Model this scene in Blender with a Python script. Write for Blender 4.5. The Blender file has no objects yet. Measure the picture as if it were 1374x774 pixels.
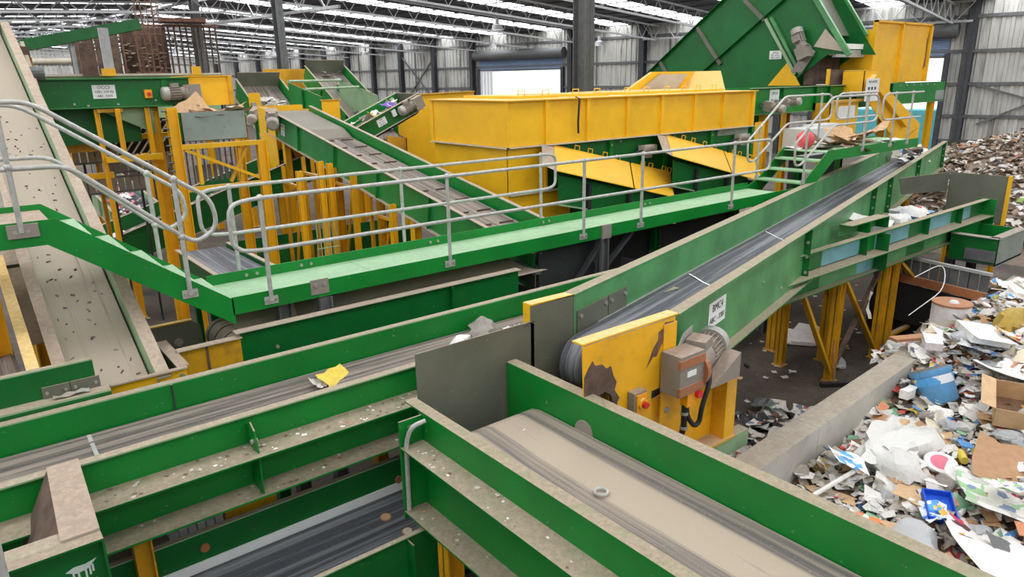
import bpy, math, random
from math import radians, sin, cos, tan, pi
from mathutils import Vector, Matrix, noise
random.seed(7)
scene = bpy.context.scene
COL = scene.collection
ZO = 4.7                      # height of the camera above the floor; coordinates below are relative to it

# ------------------------------------------------------------------ camera
cam_d = bpy.data.cameras.new('camera'); cam = bpy.data.objects.new('camera', cam_d); COL.objects.link(cam)
cam_d.sensor_width = 36.0; cam_d.lens = 949.317 / 1374 * 36.0
cam_d.clip_start = 0.05; cam_d.clip_end = 400
_p, _r, _a = radians(16.46039), radians(-1.051273), radians(51.62677)
_Mc = Matrix(((1, 0, 0), (0, -sin(_p), -cos(_p)), (0, cos(_p), -sin(_p))))
_Zr = Matrix(((cos(_r), -sin(_r), 0), (sin(_r), cos(_r), 0), (0, 0, 1)))
_W = Matrix(((sin(_a), -cos(_a), 0), (cos(_a), sin(_a), 0), (0, 0, 1)))
_A = _Zr @ _Mc @ _W           # plant axes -> camera right, down, forward
_R = Matrix((_A[0], -_A[1], -_A[2])).transposed()
cam.matrix_world = Matrix.Translation((0, 0, ZO)) @ _R.to_4x4()
scene.camera = cam

# ------------------------------------------------------------------ world, exposure
scene.view_settings.view_transform = 'Standard'
scene.view_settings.look = 'None'
scene.view_settings.gamma = 1.0
scene.view_settings.use_curve_mapping = False
scene.view_settings.exposure = -0.45
SKYLIGHT = 8.0
wd = bpy.data.worlds.new('overcast'); scene.world = wd; wd.use_nodes = True
wd.node_tree.nodes['Background'].inputs[0].default_value = (0.93, 0.97, 1.0, 1)
wd.node_tree.nodes['Background'].inputs[1].default_value = 2.2

# ------------------------------------------------------------------ materials
def mat_base(name):
    m = bpy.data.materials.new(name); m.use_nodes = True
    nt = m.node_tree; b = nt.nodes['Principled BSDF']
    return m, nt, b
def lin(c):
    return tuple(((v / 255) / 12.92 if v / 255 <= .04045 else ((v / 255 + .055) / 1.055) ** 2.4) for v in c) + (1,)
def N(nt, t, **kw):
    n = nt.nodes.new(t)
    for k, v in kw.items(): setattr(n, k, v)
    return n
def mixc(nt, fac, a, b):
    n = N(nt, 'ShaderNodeMix', data_type='RGBA')
    for i, v in ((0, fac), (6, a), (7, b)):
        if hasattr(v, 'links') or hasattr(v, 'is_linked'): nt.links.new(v, n.inputs[i])
        else: n.inputs[i].default_value = v
    return n.outputs[2]
def math_(nt, op, a, b=None, c=None, clamp=False):
    n = N(nt, 'ShaderNodeMath', operation=op, use_clamp=clamp)
    for i, v in enumerate((a, b, c)):
        if v is None: continue
        if hasattr(v, 'is_linked'): nt.links.new(v, n.inputs[i])
        else: n.inputs[i].default_value = v
    return n.outputs[0]
def rng(nt, v, a, b, c=0.0, d=1.0):
    n = N(nt, 'ShaderNodeMapRange', interpolation_type='SMOOTHSTEP')
    nt.links.new(v, n.inputs[0])
    for i, x in enumerate((a, b, c, d)): n.inputs[i + 1].default_value = x
    return n.outputs[0]
def noi(nt, vec, scale, detail=3, rough=.55):
    n = N(nt, 'ShaderNodeTexNoise'); n.inputs['Scale'].default_value = scale
    n.inputs['Detail'].default_value = detail; n.inputs['Roughness'].default_value = rough
    nt.links.new(vec, n.inputs['Vector']); return n.outputs[0]
DUST = lin((182, 160, 140))
def paint(name, col, dust=.9, rough=.42, dcol=DUST, wear=.25, metal=0.0, var=.12, wearcol=(205, 200, 185)):
    """painted or bare sheet: settled dust on upward faces, scuffs and blotches"""
    m, nt, b = mat_base(name)
    tc = N(nt, 'ShaderNodeTexCoord').outputs['Object']; g = N(nt, 'ShaderNodeNewGeometry')
    sx = N(nt, 'ShaderNodeSeparateXYZ'); nt.links.new(g.outputs['Normal'], sx.inputs[0])
    c = lin(col)
    n1 = noi(nt, tc, 1.7, 4); n2 = noi(nt, tc, 23, 3, .7); n3 = noi(nt, tc, 6, 5, .7)
    base = mixc(nt, rng(nt, n1, .3, .7), tuple(v * (1 - var) for v in c[:3]) + (1,), tuple(min(1, v * (1 + var)) for v in c[:3]) + (1,))
    sc = math_(nt, 'MULTIPLY', rng(nt, n2, .66, .74), wear)
    base = mixc(nt, sc, base, lin(wearcol))
    gr = math_(nt, 'MULTIPLY', rng(nt, n3, .5, .75), wear * .55)
    base = mixc(nt, gr, base, lin((90, 82, 70)))
    up = rng(nt, sx.outputs[2], .55, .92)
    df = math_(nt, 'MULTIPLY', up, rng(nt, n3, .25, .6, dust * .75, dust))
    n4 = noi(nt, tc, 70, 2, .8)
    d2 = mixc(nt, rng(nt, n2, .35, .7), tuple(v * .76 for v in dcol[:3]) + (1,), dcol)
    d2 = mixc(nt, rng(nt, n4, .62, .7), d2, tuple(v * .45 for v in dcol[:3]) + (1,))
    base = mixc(nt, df, base, d2)
    nt.links.new(base, b.inputs['Base Color'])
    r = N(nt, 'ShaderNodeMix'); nt.links.new(df, r.inputs[0]); r.inputs[2].default_value = rough; r.inputs[3].default_value = .9
    nt.links.new(r.outputs[0], b.inputs['Roughness']); b.inputs['Metallic'].default_value = metal
    return m
def plain(name, col, rough=.6, metal=0.0, var=.15, scale=8, bump=0.0, spec=None):
    m, nt, b = mat_base(name); tc = N(nt, 'ShaderNodeTexCoord').outputs['Object']
    c = lin(col); n1 = noi(nt, tc, scale, 4, .65)
    nt.links.new(mixc(nt, rng(nt, n1, .3, .7), tuple(v * (1 - var) for v in c[:3]) + (1,), tuple(min(1, v * (1 + var)) for v in c[:3]) + (1,)), b.inputs['Base Color'])
    b.inputs['Roughness'].default_value = rough; b.inputs['Metallic'].default_value = metal
    if bump:
        bp = N(nt, 'ShaderNodeBump'); bp.inputs['Strength'].default_value = bump; bp.inputs['Distance'].default_value = .02
        nt.links.new(n1, bp.inputs['Height']); nt.links.new(bp.outputs[0], b.inputs['Normal'])
    return m
def belt_mat(name, dark, dusty, amount, bands=()):
    """rubber belt with long streaks of dust; UV u runs along the belt, v across (metres)"""
    m, nt, b = mat_base(name); uv = N(nt, 'ShaderNodeUVMap').outputs[0]
    mp = N(nt, 'ShaderNodeMapping'); nt.links.new(uv, mp.inputs[0]); mp.inputs['Scale'].default_value = (.12, 9, 1)
    s = noi(nt, mp.outputs[0], 1.6, 5, .7)
    mp2 = N(nt, 'ShaderNodeMapping'); nt.links.new(uv, mp2.inputs[0]); mp2.inputs['Scale'].default_value = (1.2, 10, 1)
    s2 = noi(nt, mp2.outputs[0], 4, 4, .7); fine = noi(nt, uv, 60, 2, .6)
    f = math_(nt, 'ADD', rng(nt, s, .62 - amount * .5, .78 - amount * .5), math_(nt, 'MULTIPLY', rng(nt, s2, .4, .8), .25), clamp=True)
    if bands:
        sp = N(nt, 'ShaderNodeSeparateXYZ'); nt.links.new(uv, sp.inputs[0]); k = None
        for a, b_ in bands:
            q = math_(nt, 'MULTIPLY', rng(nt, sp.outputs[1], a - .02, a + .02), rng(nt, sp.outputs[1], b_ - .02, b_ + .02, 1.0, 0.0))
            k = q if k is None else math_(nt, 'MAXIMUM', k, q)
        f = math_(nt, 'MULTIPLY', f, math_(nt, 'SUBTRACT', 1.0, math_(nt, 'MULTIPLY', k, rng(nt, s, .35, .6, .95, .35))))
    col = mixc(nt, f, lin(dark), lin(dusty))
    col = mixc(nt, math_(nt, 'MULTIPLY', rng(nt, fine, .6, .75), .35), col, lin(tuple(min(255, v + 30) for v in dusty)))
    nt.links.new(col, b.inputs['Base Color']); b.inputs['Roughness'].default_value = .7
    return m
M = {}
M['green'] = paint('green_paint', (0, 124, 42))
M['green_dark'] = paint('dark_green_paint', (2, 102, 38))
M['green_faded'] = paint('faded_green_paint', (84, 150, 92), wear=.4, var=.22)
M['green_pale'] = paint('pale_green_paint', (150, 180, 140), wear=.3)
M['green_walk'] = paint('walkway_green_paint', (0, 132, 44), dust=.3, dcol=lin((150, 190, 144)))
M['tread'] = paint('tread_plate_paint', (146, 194, 146), dust=.5, dcol=lin((174, 196, 164)), wear=.6)
M['yellow'] = paint('yellow_paint', (246, 188, 26), dust=.75, dcol=lin((240, 214, 160)), wear=.22, var=.06, wearcol=(250, 215, 110))
M['yellow_clean'] = paint('clean_yellow_paint', (246, 190, 24), dust=.12, dcol=lin((240, 214, 160)), wear=.12, var=.05)
M['yellow_head'] = paint('worn_yellow_paint', (240, 178, 24), dust=.8, dcol=lin((236, 206, 150)), wear=.5, var=.1, wearcol=(150, 106, 50))
M['yellow_dirty'] = paint('dirty_yellow_paint', (216, 160, 30), dust=.8, wear=.6, var=.18, wearcol=(120, 90, 50))
M['blue_green'] = paint('weathered_blue_paint', (110, 168, 178), wear=.5, var=.2)
M['grey_plate'] = paint('bare_grey_plate', (112, 114, 100), dust=.8, wear=.35, rough=.5, metal=.2)
M['dark_plate'] = paint('dark_plate', (52, 55, 56), dust=.7, wear=.3, rough=.5)
M['galv'] = plain('galvanised_tube', (186, 186, 180), .5, .25, .14, 14)
M['galv_sheet'] = paint('galvanised_sheet', (150, 164, 156), dust=.7, wear=.5, rough=.45, metal=.3)
M['steel'] = plain('grey_steel', (104, 106, 106), .6, .1, .15, 5)
M['steel_light'] = plain('light_grey_steel', (178, 180, 180), .55, .1, .1, 5)
M['steel_dark'] = plain('dark_steel', (66, 68, 72), .6, .1, .2, 5)
M['rust'] = plain('rusty_steel', (122, 88, 70), .85, 0, .4, 9)
M['rust_dark'] = plain('dark_rusty_steel', (98, 80, 68), .9, 0, .35, 4)
M['belt'] = belt_mat('dusty_belt', (84, 80, 76), (150, 138, 126), .42)
M['belt_sand'] = belt_mat('sandy_belt', (116, 108, 100), (178, 164, 146), .7)
M['belt_dark'] = belt_mat('dark_belt', (72, 74, 80), (128, 130, 134), .35)
M['belt_dust'] = belt_mat('dust_covered_belt', (98, 94, 92), (182, 166, 146), .66, ((4.9, 5.08), (5.4, 5.56)))
M['sand_plate'] = paint('dusty_beige_plate', (186, 174, 156), dust=.9, wear=.5)
M['beige'] = paint('beige_dusty_steel', (206, 198, 178), dust=.85, wear=.3)
M['rubber'] = plain('black_rubber', (34, 34, 36), .7, 0, .2, 10)
M['motor'] = paint('grey_motor_casing', (146, 138, 128), dust=.8, wear=.5, rough=.6)
M['fan'] = plain('pale_fan_cover', (172, 168, 160), .5, .1, .1, 10)
M['cast'] = paint('rusty_cast_flange', (172, 110, 74), dust=.6, wear=.4)
M['concrete'] = paint('concrete', (188, 184, 174), dust=.8, rough=.9, wear=.5, dcol=lin((172, 156, 136)))
M['green_mid'] = paint('slightly_faded_green', (34, 134, 62), wear=.3, var=.15)
M['grey_clean'] = paint('clean_grey_plate', (104, 106, 92), dust=.25, wear=.35)
M['white'] = plain('white_sign', (236, 238, 236), .5, 0, .03, 5)
M['ink'] = plain('black_ink', (44, 48, 52), .6, 0, .05, 5)
M['whitepaint'] = plain('white_drip_paint', (206, 218, 208), .5, 0, .05, 5)
M['orange'] = plain('orange_plastic', (240, 160, 20), .45, 0, .08, 5)
M['red'] = plain('red_plastic', (214, 40, 46), .4, 0, .08, 5)
M['pink'] = plain('coral_rubber', (228, 84, 92), .45, 0, .08, 5)
M['black'] = plain('black_cable', (26, 26, 28), .5, 0, .1, 5)
M['bolt'] = plain('zinc_bolt', (176, 172, 164), .45, .5, .1, 20)
M['teal'] = plain('teal_container', (96, 190, 204), .6, 0, .08, 3)
M['blue_sheet'] = plain('blue_grey_shutter', (150, 172, 200), .5, .1, .1, 3)
def wall_sheet():
    m, nt, b = mat_base('stained_wall_sheet'); tc = N(nt, 'ShaderNodeTexCoord').outputs['Object']
    mp = N(nt, 'ShaderNodeMapping'); nt.links.new(tc, mp.inputs[0]); mp.inputs['Scale'].default_value = (1, 1, .12)
    n = noi(nt, mp.outputs[0], 2.2, 5, .7); n2 = noi(nt, tc, .35, 4)
    c = mixc(nt, rng(nt, n, .45, .75), lin((196, 196, 190)), lin((128, 124, 116)))
    c = mixc(nt, math_(nt, 'MULTIPLY', rng(nt, n2, .5, .75), .5), c, lin((104, 102, 96)))
    nt.links.new(c, b.inputs['Base Color']); b.inputs['Roughness'].default_value = .6
    return m
M['wall'] = wall_sheet()
M['roof'] = plain('roof_underside', (82, 86, 98), .6, .0, .2, .8)
def floor_mat():
    m, nt, b = mat_base('dirty_concrete_floor'); tc = N(nt, 'ShaderNodeTexCoord').outputs['Object']
    n = noi(nt, tc, .8, 6, .65); n2 = noi(nt, tc, 9, 5, .75); n3 = noi(nt, tc, 38, 2, .6)
    c = mixc(nt, rng(nt, n, .35, .65), lin((70, 62, 56)), lin((96, 86, 76)))
    c = mixc(nt, math_(nt, 'MULTIPLY', rng(nt, n2, .5, .7), .5), c, lin((52, 46, 40)))
    c = mixc(nt, rng(nt, n3, .70, .74), c, lin((190, 180, 165)))
    nt.links.new(c, b.inputs['Base Color']); b.inputs['Roughness'].default_value = .85
    return m
M['floor'] = floor_mat()
def emis(name, col, s):
    m, nt, b = mat_base(name)
    b.inputs['Base Color'].default_value = lin(col); b.inputs['Emission Color'].default_value = lin(col); b.inputs['Emission Strength'].default_value = s
    return m
M['skylight'] = emis('lit_skylight', (250, 251, 255), SKYLIGHT)
M['lamp'] = emis('lamp_lens', (255, 250, 240), 12)
def film(name, col, alpha):
    m, nt, b = mat_base(name); b.inputs['Base Color'].default_value = lin(col); b.inputs['Roughness'].default_value = .3
    b.inputs['Alpha'].default_value = alpha
    tc = N(nt, 'ShaderNodeTexCoord').outputs['Object']; n = noi(nt, tc, 14, 4, .7)
    bp = N(nt, 'ShaderNodeBump'); bp.inputs['Strength'].default_value = .8; bp.inputs['Distance'].default_value = .03
    nt.links.new(n, bp.inputs['Height']); nt.links.new(bp.outputs[0], b.inputs['Normal'])
    return m
M['film'] = film('white_plastic_film', (236, 234, 228), .92)
M['film_clear'] = film('clear_plastic_film', (226, 228, 230), .72)
M['film_grey'] = film('grey_plastic_bag', (168, 160, 150), .95)
def printed(name, a, cols, scale, seed):
    m, nt, b = mat_base(name); tc = N(nt, 'ShaderNodeTexCoord').outputs['Object']
    mp = N(nt, 'ShaderNodeMapping'); nt.links.new(tc, mp.inputs[0]); mp.inputs['Location'].default_value = (seed, seed * .37, 0)
    v = N(nt, 'ShaderNodeTexVoronoi', distance='CHEBYCHEV'); v.inputs['Scale'].default_value = scale; nt.links.new(mp.outputs[0], v.inputs['Vector'])
    cr = N(nt, 'ShaderNodeValToRGB'); cr.color_ramp.interpolation = 'CONSTANT'
    sp = N(nt, 'ShaderNodeSeparateColor'); nt.links.new(v.outputs['Color'], sp.inputs[0]); nt.links.new(sp.outputs[0], cr.inputs[0])
    els = cr.color_ramp.elements; els[0].position = 0; els[0].color = lin(a); els[1].position = .45; els[1].color = lin(cols[0])
    for i, c in enumerate(cols[1:]):
        e = els.new(.45 + .55 * (i + 1) / len(cols)); e.color = lin(c)
    nt.links.new(cr.outputs[0], b.inputs['Base Color']); b.inputs['Roughness'].default_value = .5
    return m
def flakes_mat(name):
    m, nt, b = mat_base(name); a = N(nt, 'ShaderNodeAttribute', attribute_name='col')
    tc = N(nt, 'ShaderNodeTexCoord').outputs['Object']; n = noi(nt, tc, 30, 3, .7)
    c = mixc(nt, math_(nt, 'MULTIPLY', rng(nt, n, .52, .66), .45), a.outputs['Color'], lin((120, 108, 98)))
    nt.links.new(c, b.inputs['Base Color']); b.inputs['Roughness'].default_value = .7
    return m
M['flakes'] = flakes_mat('mixed_waste')

# ------------------------------------------------------------------ mesh helpers
X, Y, Z = Vector((1, 0, 0)), Vector((0, 1, 0)), Vector((0, 0, 1))
def V(*a): return Vector(a)
class Fr:
    """local frame: s along, t to the left, h up"""
    def __init__(s, O=(0, 0, 0), ang=0, slope=0):
        a, e = radians(ang), math.atan(slope)
        s.O = Vector(O); s.u = Vector((cos(a) * cos(e), sin(a) * cos(e), sin(e))); s.v = Vector((-sin(a), cos(a), 0)); s.w = s.u.cross(s.v)
    def p(s, a, b, c): return s.O + s.u * a + s.v * b + s.w * c
ORG = {}
class MB:
    def __init__(s): s.v = []; s.f = []; s.uv = None
    def add(s, vs, fs):
        o = len(s.v); s.v += [Vector(p) for p in vs]; s.f += [tuple(i + o for i in f) for f in fs]; return s
    def hexa(s, c): return s.add(c, [(3, 2, 1, 0), (4, 5, 6, 7), (0, 1, 5, 4), (1, 2, 6, 5), (2, 3, 7, 6), (3, 0, 4, 7)])
    def fbox(s, F, s0, s1, t0, t1, h0, h1):
        if t1 < t0: t0, t1 = t1, t0
        if h1 < h0: h0, h1 = h1, h0
        if s1 < s0: s0, s1 = s1, s0
        return s.hexa([F.p(a, b, c) for c in (h0, h1) for a, b in ((s0, t0), (s1, t0), (s1, t1), (s0, t1))])
    def box(s, x0, x1, y0, y1, z0, z1): return s.fbox(WORLD, x0, x1, y0, y1, z0, z1)
    def prism(s, pts, d):
        """polygon pts extruded along d"""
        n = len(pts); d = Vector(d); a = [Vector(p) for p in pts]
        return s.add(a + [p + d for p in a], [tuple(reversed(range(n))), tuple(range(n, 2 * n))] + [(i, (i + 1) % n, n + (i + 1) % n, n + i) for i in range(n)])
    def bar(s, a, b, w, d, up=(0, 0, 1)):
        a, b, up = Vector(a), Vector(b), Vector(up); t = (b - a).normalized()
        x = t.cross(up)
        if x.length < .01: x = t.cross(Vector((1, 0, 0)))
        x.normalize(); y = x.cross(t)
        return s.hexa([p + x * i * w / 2 + y * j * d / 2 for p in (a, b) for i, j in ((-1, -1), (1, -1), (1, 1), (-1, 1))])
    def hsec(s, a, b, w, d, side=(1, 0, 0), t=.012):
        """H section: two flanges and a web; side = direction of the web"""
        a, b, x = Vector(a), Vector(b), Vector(side); ax = (b - a).normalized(); x = (x - ax * x.dot(ax)).normalized(); y = ax.cross(x)
        for x0, x1, y0, y1 in ((-d / 2, -d / 2 + t, -w / 2, w / 2), (d / 2 - t, d / 2, -w / 2, w / 2), (-d / 2, d / 2, -t / 2, t / 2)):
            s.hexa([p + x * i + y * j for p in (a, b) for i, j in ((x0, y0), (x1, y0), (x1, y1), (x0, y1))])
        return s
    def tube(s, pts, r, n=8, fil=0, closed=False):
        P = [Vector(p) for p in pts]
        if fil:
            Q = []; m = len(P)
            for i, p in enumerate(P):
                if not closed and i in (0, m - 1): Q.append(p); continue
                a, b = P[i - 1], P[(i + 1) % m]; l = min(fil, (a - p).length * .49, (b - p).length * .49)
                A, B = p + (a - p).normalized() * l, p + (b - p).normalized() * l
                for k in range(5):
                    t = k / 4; Q.append(A * (1 - t) ** 2 + p * 2 * t * (1 - t) + B * t * t)
            P = Q
        m = len(P); o = len(s.v); up = None
        for i in range(m):
            a, b = (P[i - 1] if (i or closed) else P[i]), (P[(i + 1) % m] if (i < m - 1 or closed) else P[i])
            t = (b - a)
            t = t.normalized() if t.length > 1e-6 else Vector((0, 0, 1))
            if up is None: up = Vector((0, 0, 1)) if abs(t.z) < .9 else Vector((1, 0, 0))
            x = t.cross(up).normalized(); up = x.cross(t)
            s.v += [P[i] + (x * cos(2 * pi * k / n) + up * sin(2 * pi * k / n)) * r for k in range(n)]
        for i in range(m if closed else m - 1):
            j = (i + 1) % m
            for k in range(n): s.f.append((o + i * n + k, o + i * n + (k + 1) % n, o + j * n + (k + 1) % n, o + j * n + k))
        if not closed:
            s.f.append(tuple(o + k for k in reversed(range(n)))); s.f.append(tuple(o + (m - 1) * n + k for k in range(n)))
        return s
    def lathe(s, a, axis, prof, n=16, cap=True):
        """prof = [(distance along axis, radius), ...]"""
        a, ax = Vector(a), Vector(axis).normalized(); x = ax.cross(Vector((0, 0, 1)) if abs(ax.z) < .9 else Vector((1, 0, 0))).normalized(); y = ax.cross(x); o = len(s.v)
        for d, r in prof: s.v += [a + ax * d + (x * cos(2 * pi * k / n) + y * sin(2 * pi * k / n)) * r for k in range(n)]
        for i in range(len(prof) - 1):
            for k in range(n): s.f.append((o + i * n + k, o + i * n + (k + 1) % n, o + (i + 1) * n + (k + 1) % n, o + (i + 1) * n + k))
        if cap:
            s.f.append(tuple(o + k for k in reversed(range(n)))); e = o + (len(prof) - 1) * n; s.f.append(tuple(e + k for k in range(n)))
        return s
    def cyl(s, a, b, r, n=12):
        a, b = Vector(a), Vector(b); return s.lathe(a, b - a, [(0, r), ((b - a).length, r)], n)
    def ball(s, c, r, n=10):
        return s.lathe(Vector(c) - Z * r, Z, [(r * (1 - cos(pi * i / 8)), max(.002, r * sin(pi * i / 8))) for i in range(9)], n)
    def sheet(s, rows, closed=False):
        o = len(s.v); n = len(rows[0])
        for r in rows: s.v += [Vector(p) for p in r]
        for i in range(len(rows) - 1):
            for k in range(n - 1): s.f.append((o + i * n + k, o + i * n + k + 1, o + (i + 1) * n + k + 1, o + (i + 1) * n + k))
        return s
    def build(s, name, mat=None, parent=None, smooth=False, kind=None, flip=False):
        me = bpy.data.meshes.new(name)
        if parent is not None: org = ORG[parent.name]
        else:
            xs = [p.x for p in s.v]; ys = [p.y for p in s.v]; zs = [p.z for p in s.v]
            org = Vector(((min(xs) + max(xs)) / 2, (min(ys) + max(ys)) / 2, min(zs)))
        me.from_pydata([tuple(p - org) for p in s.v], [], s.f)
        if s.uv:
            ul = me.uv_layers.new(name='UVMap')
            for lp in me.loops: ul.data[lp.index].uv = s.uv[lp.vertex_index]
        if smooth:
            me.shade_smooth(); me.set_sharp_from_angle(angle=radians(40))
        if mat is not None: me.materials.append(M[mat] if isinstance(mat, str) else mat)
        o = bpy.data.objects.new(name, me); COL.objects.link(o)
        if parent is not None: o.parent = parent
        else: o.location = org + Vector((0, 0, ZO))
        ORG[o.name] = org
        if kind: o['kind'] = kind
        return o
WORLD = Fr()
def tag(o, label, cat, group=None):
    o['label'] = label; o['category'] = cat
    if group: o['group'] = group
    return o
def thing(name, label, cat, loc, group=None):
    o = bpy.data.objects.new(name, None); COL.objects.link(o); o.empty_display_size = .2
    o.location = Vector(loc) + Vector((0, 0, ZO)); ORG[o.name] = Vector(loc)
    return tag(o, label, cat, group)
def dup(o, parent=None):
    c = o.copy(); COL.objects.link(c)
    if parent is not None: c.parent = parent
    for ch in list(o.children): dup(ch, c)
    return c
def text(body, size, org, xd, yd, parent, mat='ink', name='lettering'):
    cu = bpy.data.curves.new(name, 'FONT'); cu.body = body; cu.size = size; cu.align_x = 'CENTER'; cu.align_y = 'CENTER'; cu.resolution_u = 2; cu.extrude = .0005
    tmp = bpy.data.objects.new('tmp_text', cu); COL.objects.link(tmp)
    dg = bpy.context.evaluated_depsgraph_get(); dg.update()
    me = bpy.data.meshes.new_from_object(tmp.evaluated_get(dg)); bpy.data.objects.remove(tmp); bpy.data.curves.remove(cu)
    xd, yd, org = Vector(xd).normalized(), Vector(yd).normalized(), Vector(org); zd = xd.cross(yd)
    pts = [org + xd * v.co.x + yd * v.co.y + zd * (v.co.z + .002) for v in me.vertices]; fs = [tuple(p.vertices) for p in me.polygons]
    bpy.data.meshes.remove(me)
    return MB().add(pts, fs).build(name, mat, parent)
def sign(F, s, t, h, w, hh, lines, parent, out=-1, sizes=None):
    """white sign plate on a conveyor side wall (plane t), with lettering"""
    mb = MB().fbox(F, s - w / 2, s + w / 2, t, t + out * .004, h - hh / 2, h + hh / 2)
    sg = mb.build('sign', 'white', parent)
    n = len(lines)
    for i, l in enumerate(lines):
        z = hh * (.5 - (i + .6) / (n + .2)); sz = (sizes[i] if sizes else hh / (n + .6))
        text(l, sz, F.p(s, t + out * .005, h + z), F.u if out < 0 else -F.u, F.w, sg)
    return sg
def bolts(F, pts, t, out, r, parent, name='bolt'):
    for s, h in pts: MB().cyl(F.p(s, t, h), F.p(s, t + out * r * .9, h), r, 6).build(name, 'bolt', parent)
def side_wall(root, F, s0, s1, t, o, top, bot, mat, fl=.08, mids=(), stiff=(), topin=False, botfl=True, th=.01, flmat=None, mat2=None):
    w = MB().fbox(F, s0, s1, t, t + o * th, bot, top).build('side_wall', mat, root)
    fm = flmat or mat
    if topin: MB().fbox(F, s0, s1, t + o * th, t - o * fl, top, top + .012).build('top_flange', fm, w)
    elif fl: MB().fbox(F, s0, s1, t, t + o * fl, top, top + .012).build('top_flange', fm, w)
    for h, f in mids: MB().fbox(F, s0, s1, t + o * th, t + o * f, h - .012, h).build('middle_flange', fm, w)
    if botfl: MB().fbox(F, s0, s1, t, t + o * (botfl if botfl is not True else fl), bot - .012, bot).build('bottom_flange', fm, w)
    for s in stiff: MB().fbox(F, s - .006, s + .006, t + o * th, t + o * (max([fl] + [f for h, f in mids]) * .92), bot, top).build('stiffener', mat2 or mat, w)
    return w
def belt(root, F, s0, s1, t0, t1, h, mat='belt', trough=.05, r=.2, wrap0=True, wrap1=True, name='belt', drop=None):
    path = []
    if wrap0: path += [(s0 - r * sin(a), h - r + r * cos(a), 0) for a in [pi * k / 6 for k in range(6, 0, -1)]]
    n = max(2, int(abs(s1 - s0) / .6) + 1)
    for i in range(n):
        s = s0 + (s1 - s0) * i / (n - 1); e = 1.0
        if wrap0: e = min(e, abs(s - s0) / .8)
        if wrap1: e = min(e, abs(s1 - s) / .8)
        path.append((s, h, e))
    if wrap1: path += [(s1 + r * sin(a), h - r + r * cos(a), 0) for a in [pi * k / 6 for k in range(1, 7)]]
    mb = MB(); rows = []; uv = []; L = 0; m = 9
    for i, (s, hh, e) in enumerate(path):
        if i: L += math.hypot(s - path[i - 1][0], hh - path[i - 1][1])
        rows.append([F.p(s, t0 + (t1 - t0) * k / (m - 1), hh - trough * e * (1 - min(1, abs(2 * k / (m - 1) - 1) * 1.15) ** 2)) for k in range(m)])
        uv += [(L + s0 % 7, (t1 - t0) * k / (m - 1) + (s0 * 1.7) % 5) for k in range(m)]
    mb.sheet(rows); mb.uv = uv
    b = mb.build(name, mat, root, smooth=True)
    for w_, s in ((wrap0, s0), (wrap1, s1)):
        if w_: MB().cyl(F.p(s, t0, h - r), F.p(s, t1, h - r), r - .012, 20).build('pulley', 'steel', root, smooth=True)
    # return strand
    MB().fbox(F, s0, s1, t0 + .02, t1 - .02, h - 2 * r - .004, h - 2 * r + .004).build('return_belt', 'rubber', root)
    return b
def conveyor(name, label, F, s0, s1, W, top, bot, mat='green', beltmat='belt', bz=None, fl=.08, topin=False, stiff=1.6, mids=(), cat='conveyor', group=None, ext0=0, ext1=0, trough=.05, r=.2, wrap=(True, True), flmat=None):
    root = thing(name, label, cat, F.p((s0 + s1) / 2, W / 2, bot), group)
    st = [s0 + .05 + (s1 - s0 - .1) * i / max(1, round((s1 - s0) / stiff)) for i in range(max(1, round((s1 - s0) / stiff)) + 1)]
    side_wall(root, F, s0, s1, 0, -1, top, bot, mat, fl, mids, st, topin, flmat=flmat)
    side_wall(root, F, s0, s1, W, 1, top, bot, mat, fl, mids, st, topin, flmat=flmat)
    bz = bz if bz is not None else top - .25
    belt(root, F, s0 + ext0, s1 - ext1, .03, W - .03, bz, beltmat, trough, r, *wrap)
    return root
def post(root, a, b, w=.12, d=.12, mat='yellow', name='leg', side=(1, 0, 0), foot=True):
    p = MB().hsec(a, b, w, d, side).build(name, mat, root)
    if foot:
        lo = Vector(a) if a[2] < b[2] else Vector(b)
        MB().box(lo.x - w * .72, lo.x + w * .72, lo.y - d * .72, lo.y + d * .72, lo.z, lo.z + .015).build('foot_plate', mat, p)
    return p
def gearmotor(label, P, axis, sc=1.0, side=(0, 0, 1), group=None, casing='motor', hold=None):
    """gearbox with a finned motor along axis"""
    P, ax = Vector(P), Vector(axis).normalized(); sd = Vector(side); sd = (sd - ax * sd.dot(ax)).normalized(); q = ax.cross(sd)
    root = thing('gear_motor', label, 'motor', P - Z * .15 * sc, group)
    def bx(a0, a1, q0, q1, s0, s1): return [P + (ax * a + q * b + sd * c) * sc for c in (s0, s1) for a, b in ((a0, q0), (a1, q0), (a1, q1), (a0, q1))]
    if hold is not None: MB().bar(P, hold, .12, .1).build('bracket', 'steel', root)
    g = MB().hexa(bx(-.17, .1, -.12, .12, -.16, .15)).build('gearbox', casing, root)
    MB().lathe(P + ax * .08 * sc, ax, [(0, .15 * sc), (.03 * sc, .15 * sc), (.05 * sc, .12 * sc), (.1 * sc, .11 * sc)], 18).build('adapter_flange', casing, root, smooth=True)
    b = MB().lathe(P + ax * .18 * sc, ax, [(0, .1 * sc), (.24 * sc, .1 * sc)], 18).build('motor_body', casing, root, smooth=True)
    f = MB()
    for k in range(14):
        a = 2 * pi * k / 14; d = sd * cos(a) + q * sin(a); e = ax.cross(d)
        f.hexa([P + (ax * l + d * r_ + e * w_) * sc for r_ in (.095, .128) for l, w_ in ((.2, -.005), (.4, -.005), (.4, .005), (.2, .005))])
    f.build('cooling_fins', casing, b)
    MB().lathe(P + ax * .41 * sc, ax, [(0, .132 * sc), (.1 * sc, .132 * sc), (.13 * sc, .1 * sc)], 18).build('fan_cover', 'fan', root, smooth=True)
    MB().hexa(bx(.22, .36, -.07, .07, .11, .19)).build('terminal_box', casing, root)
    return root
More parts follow.
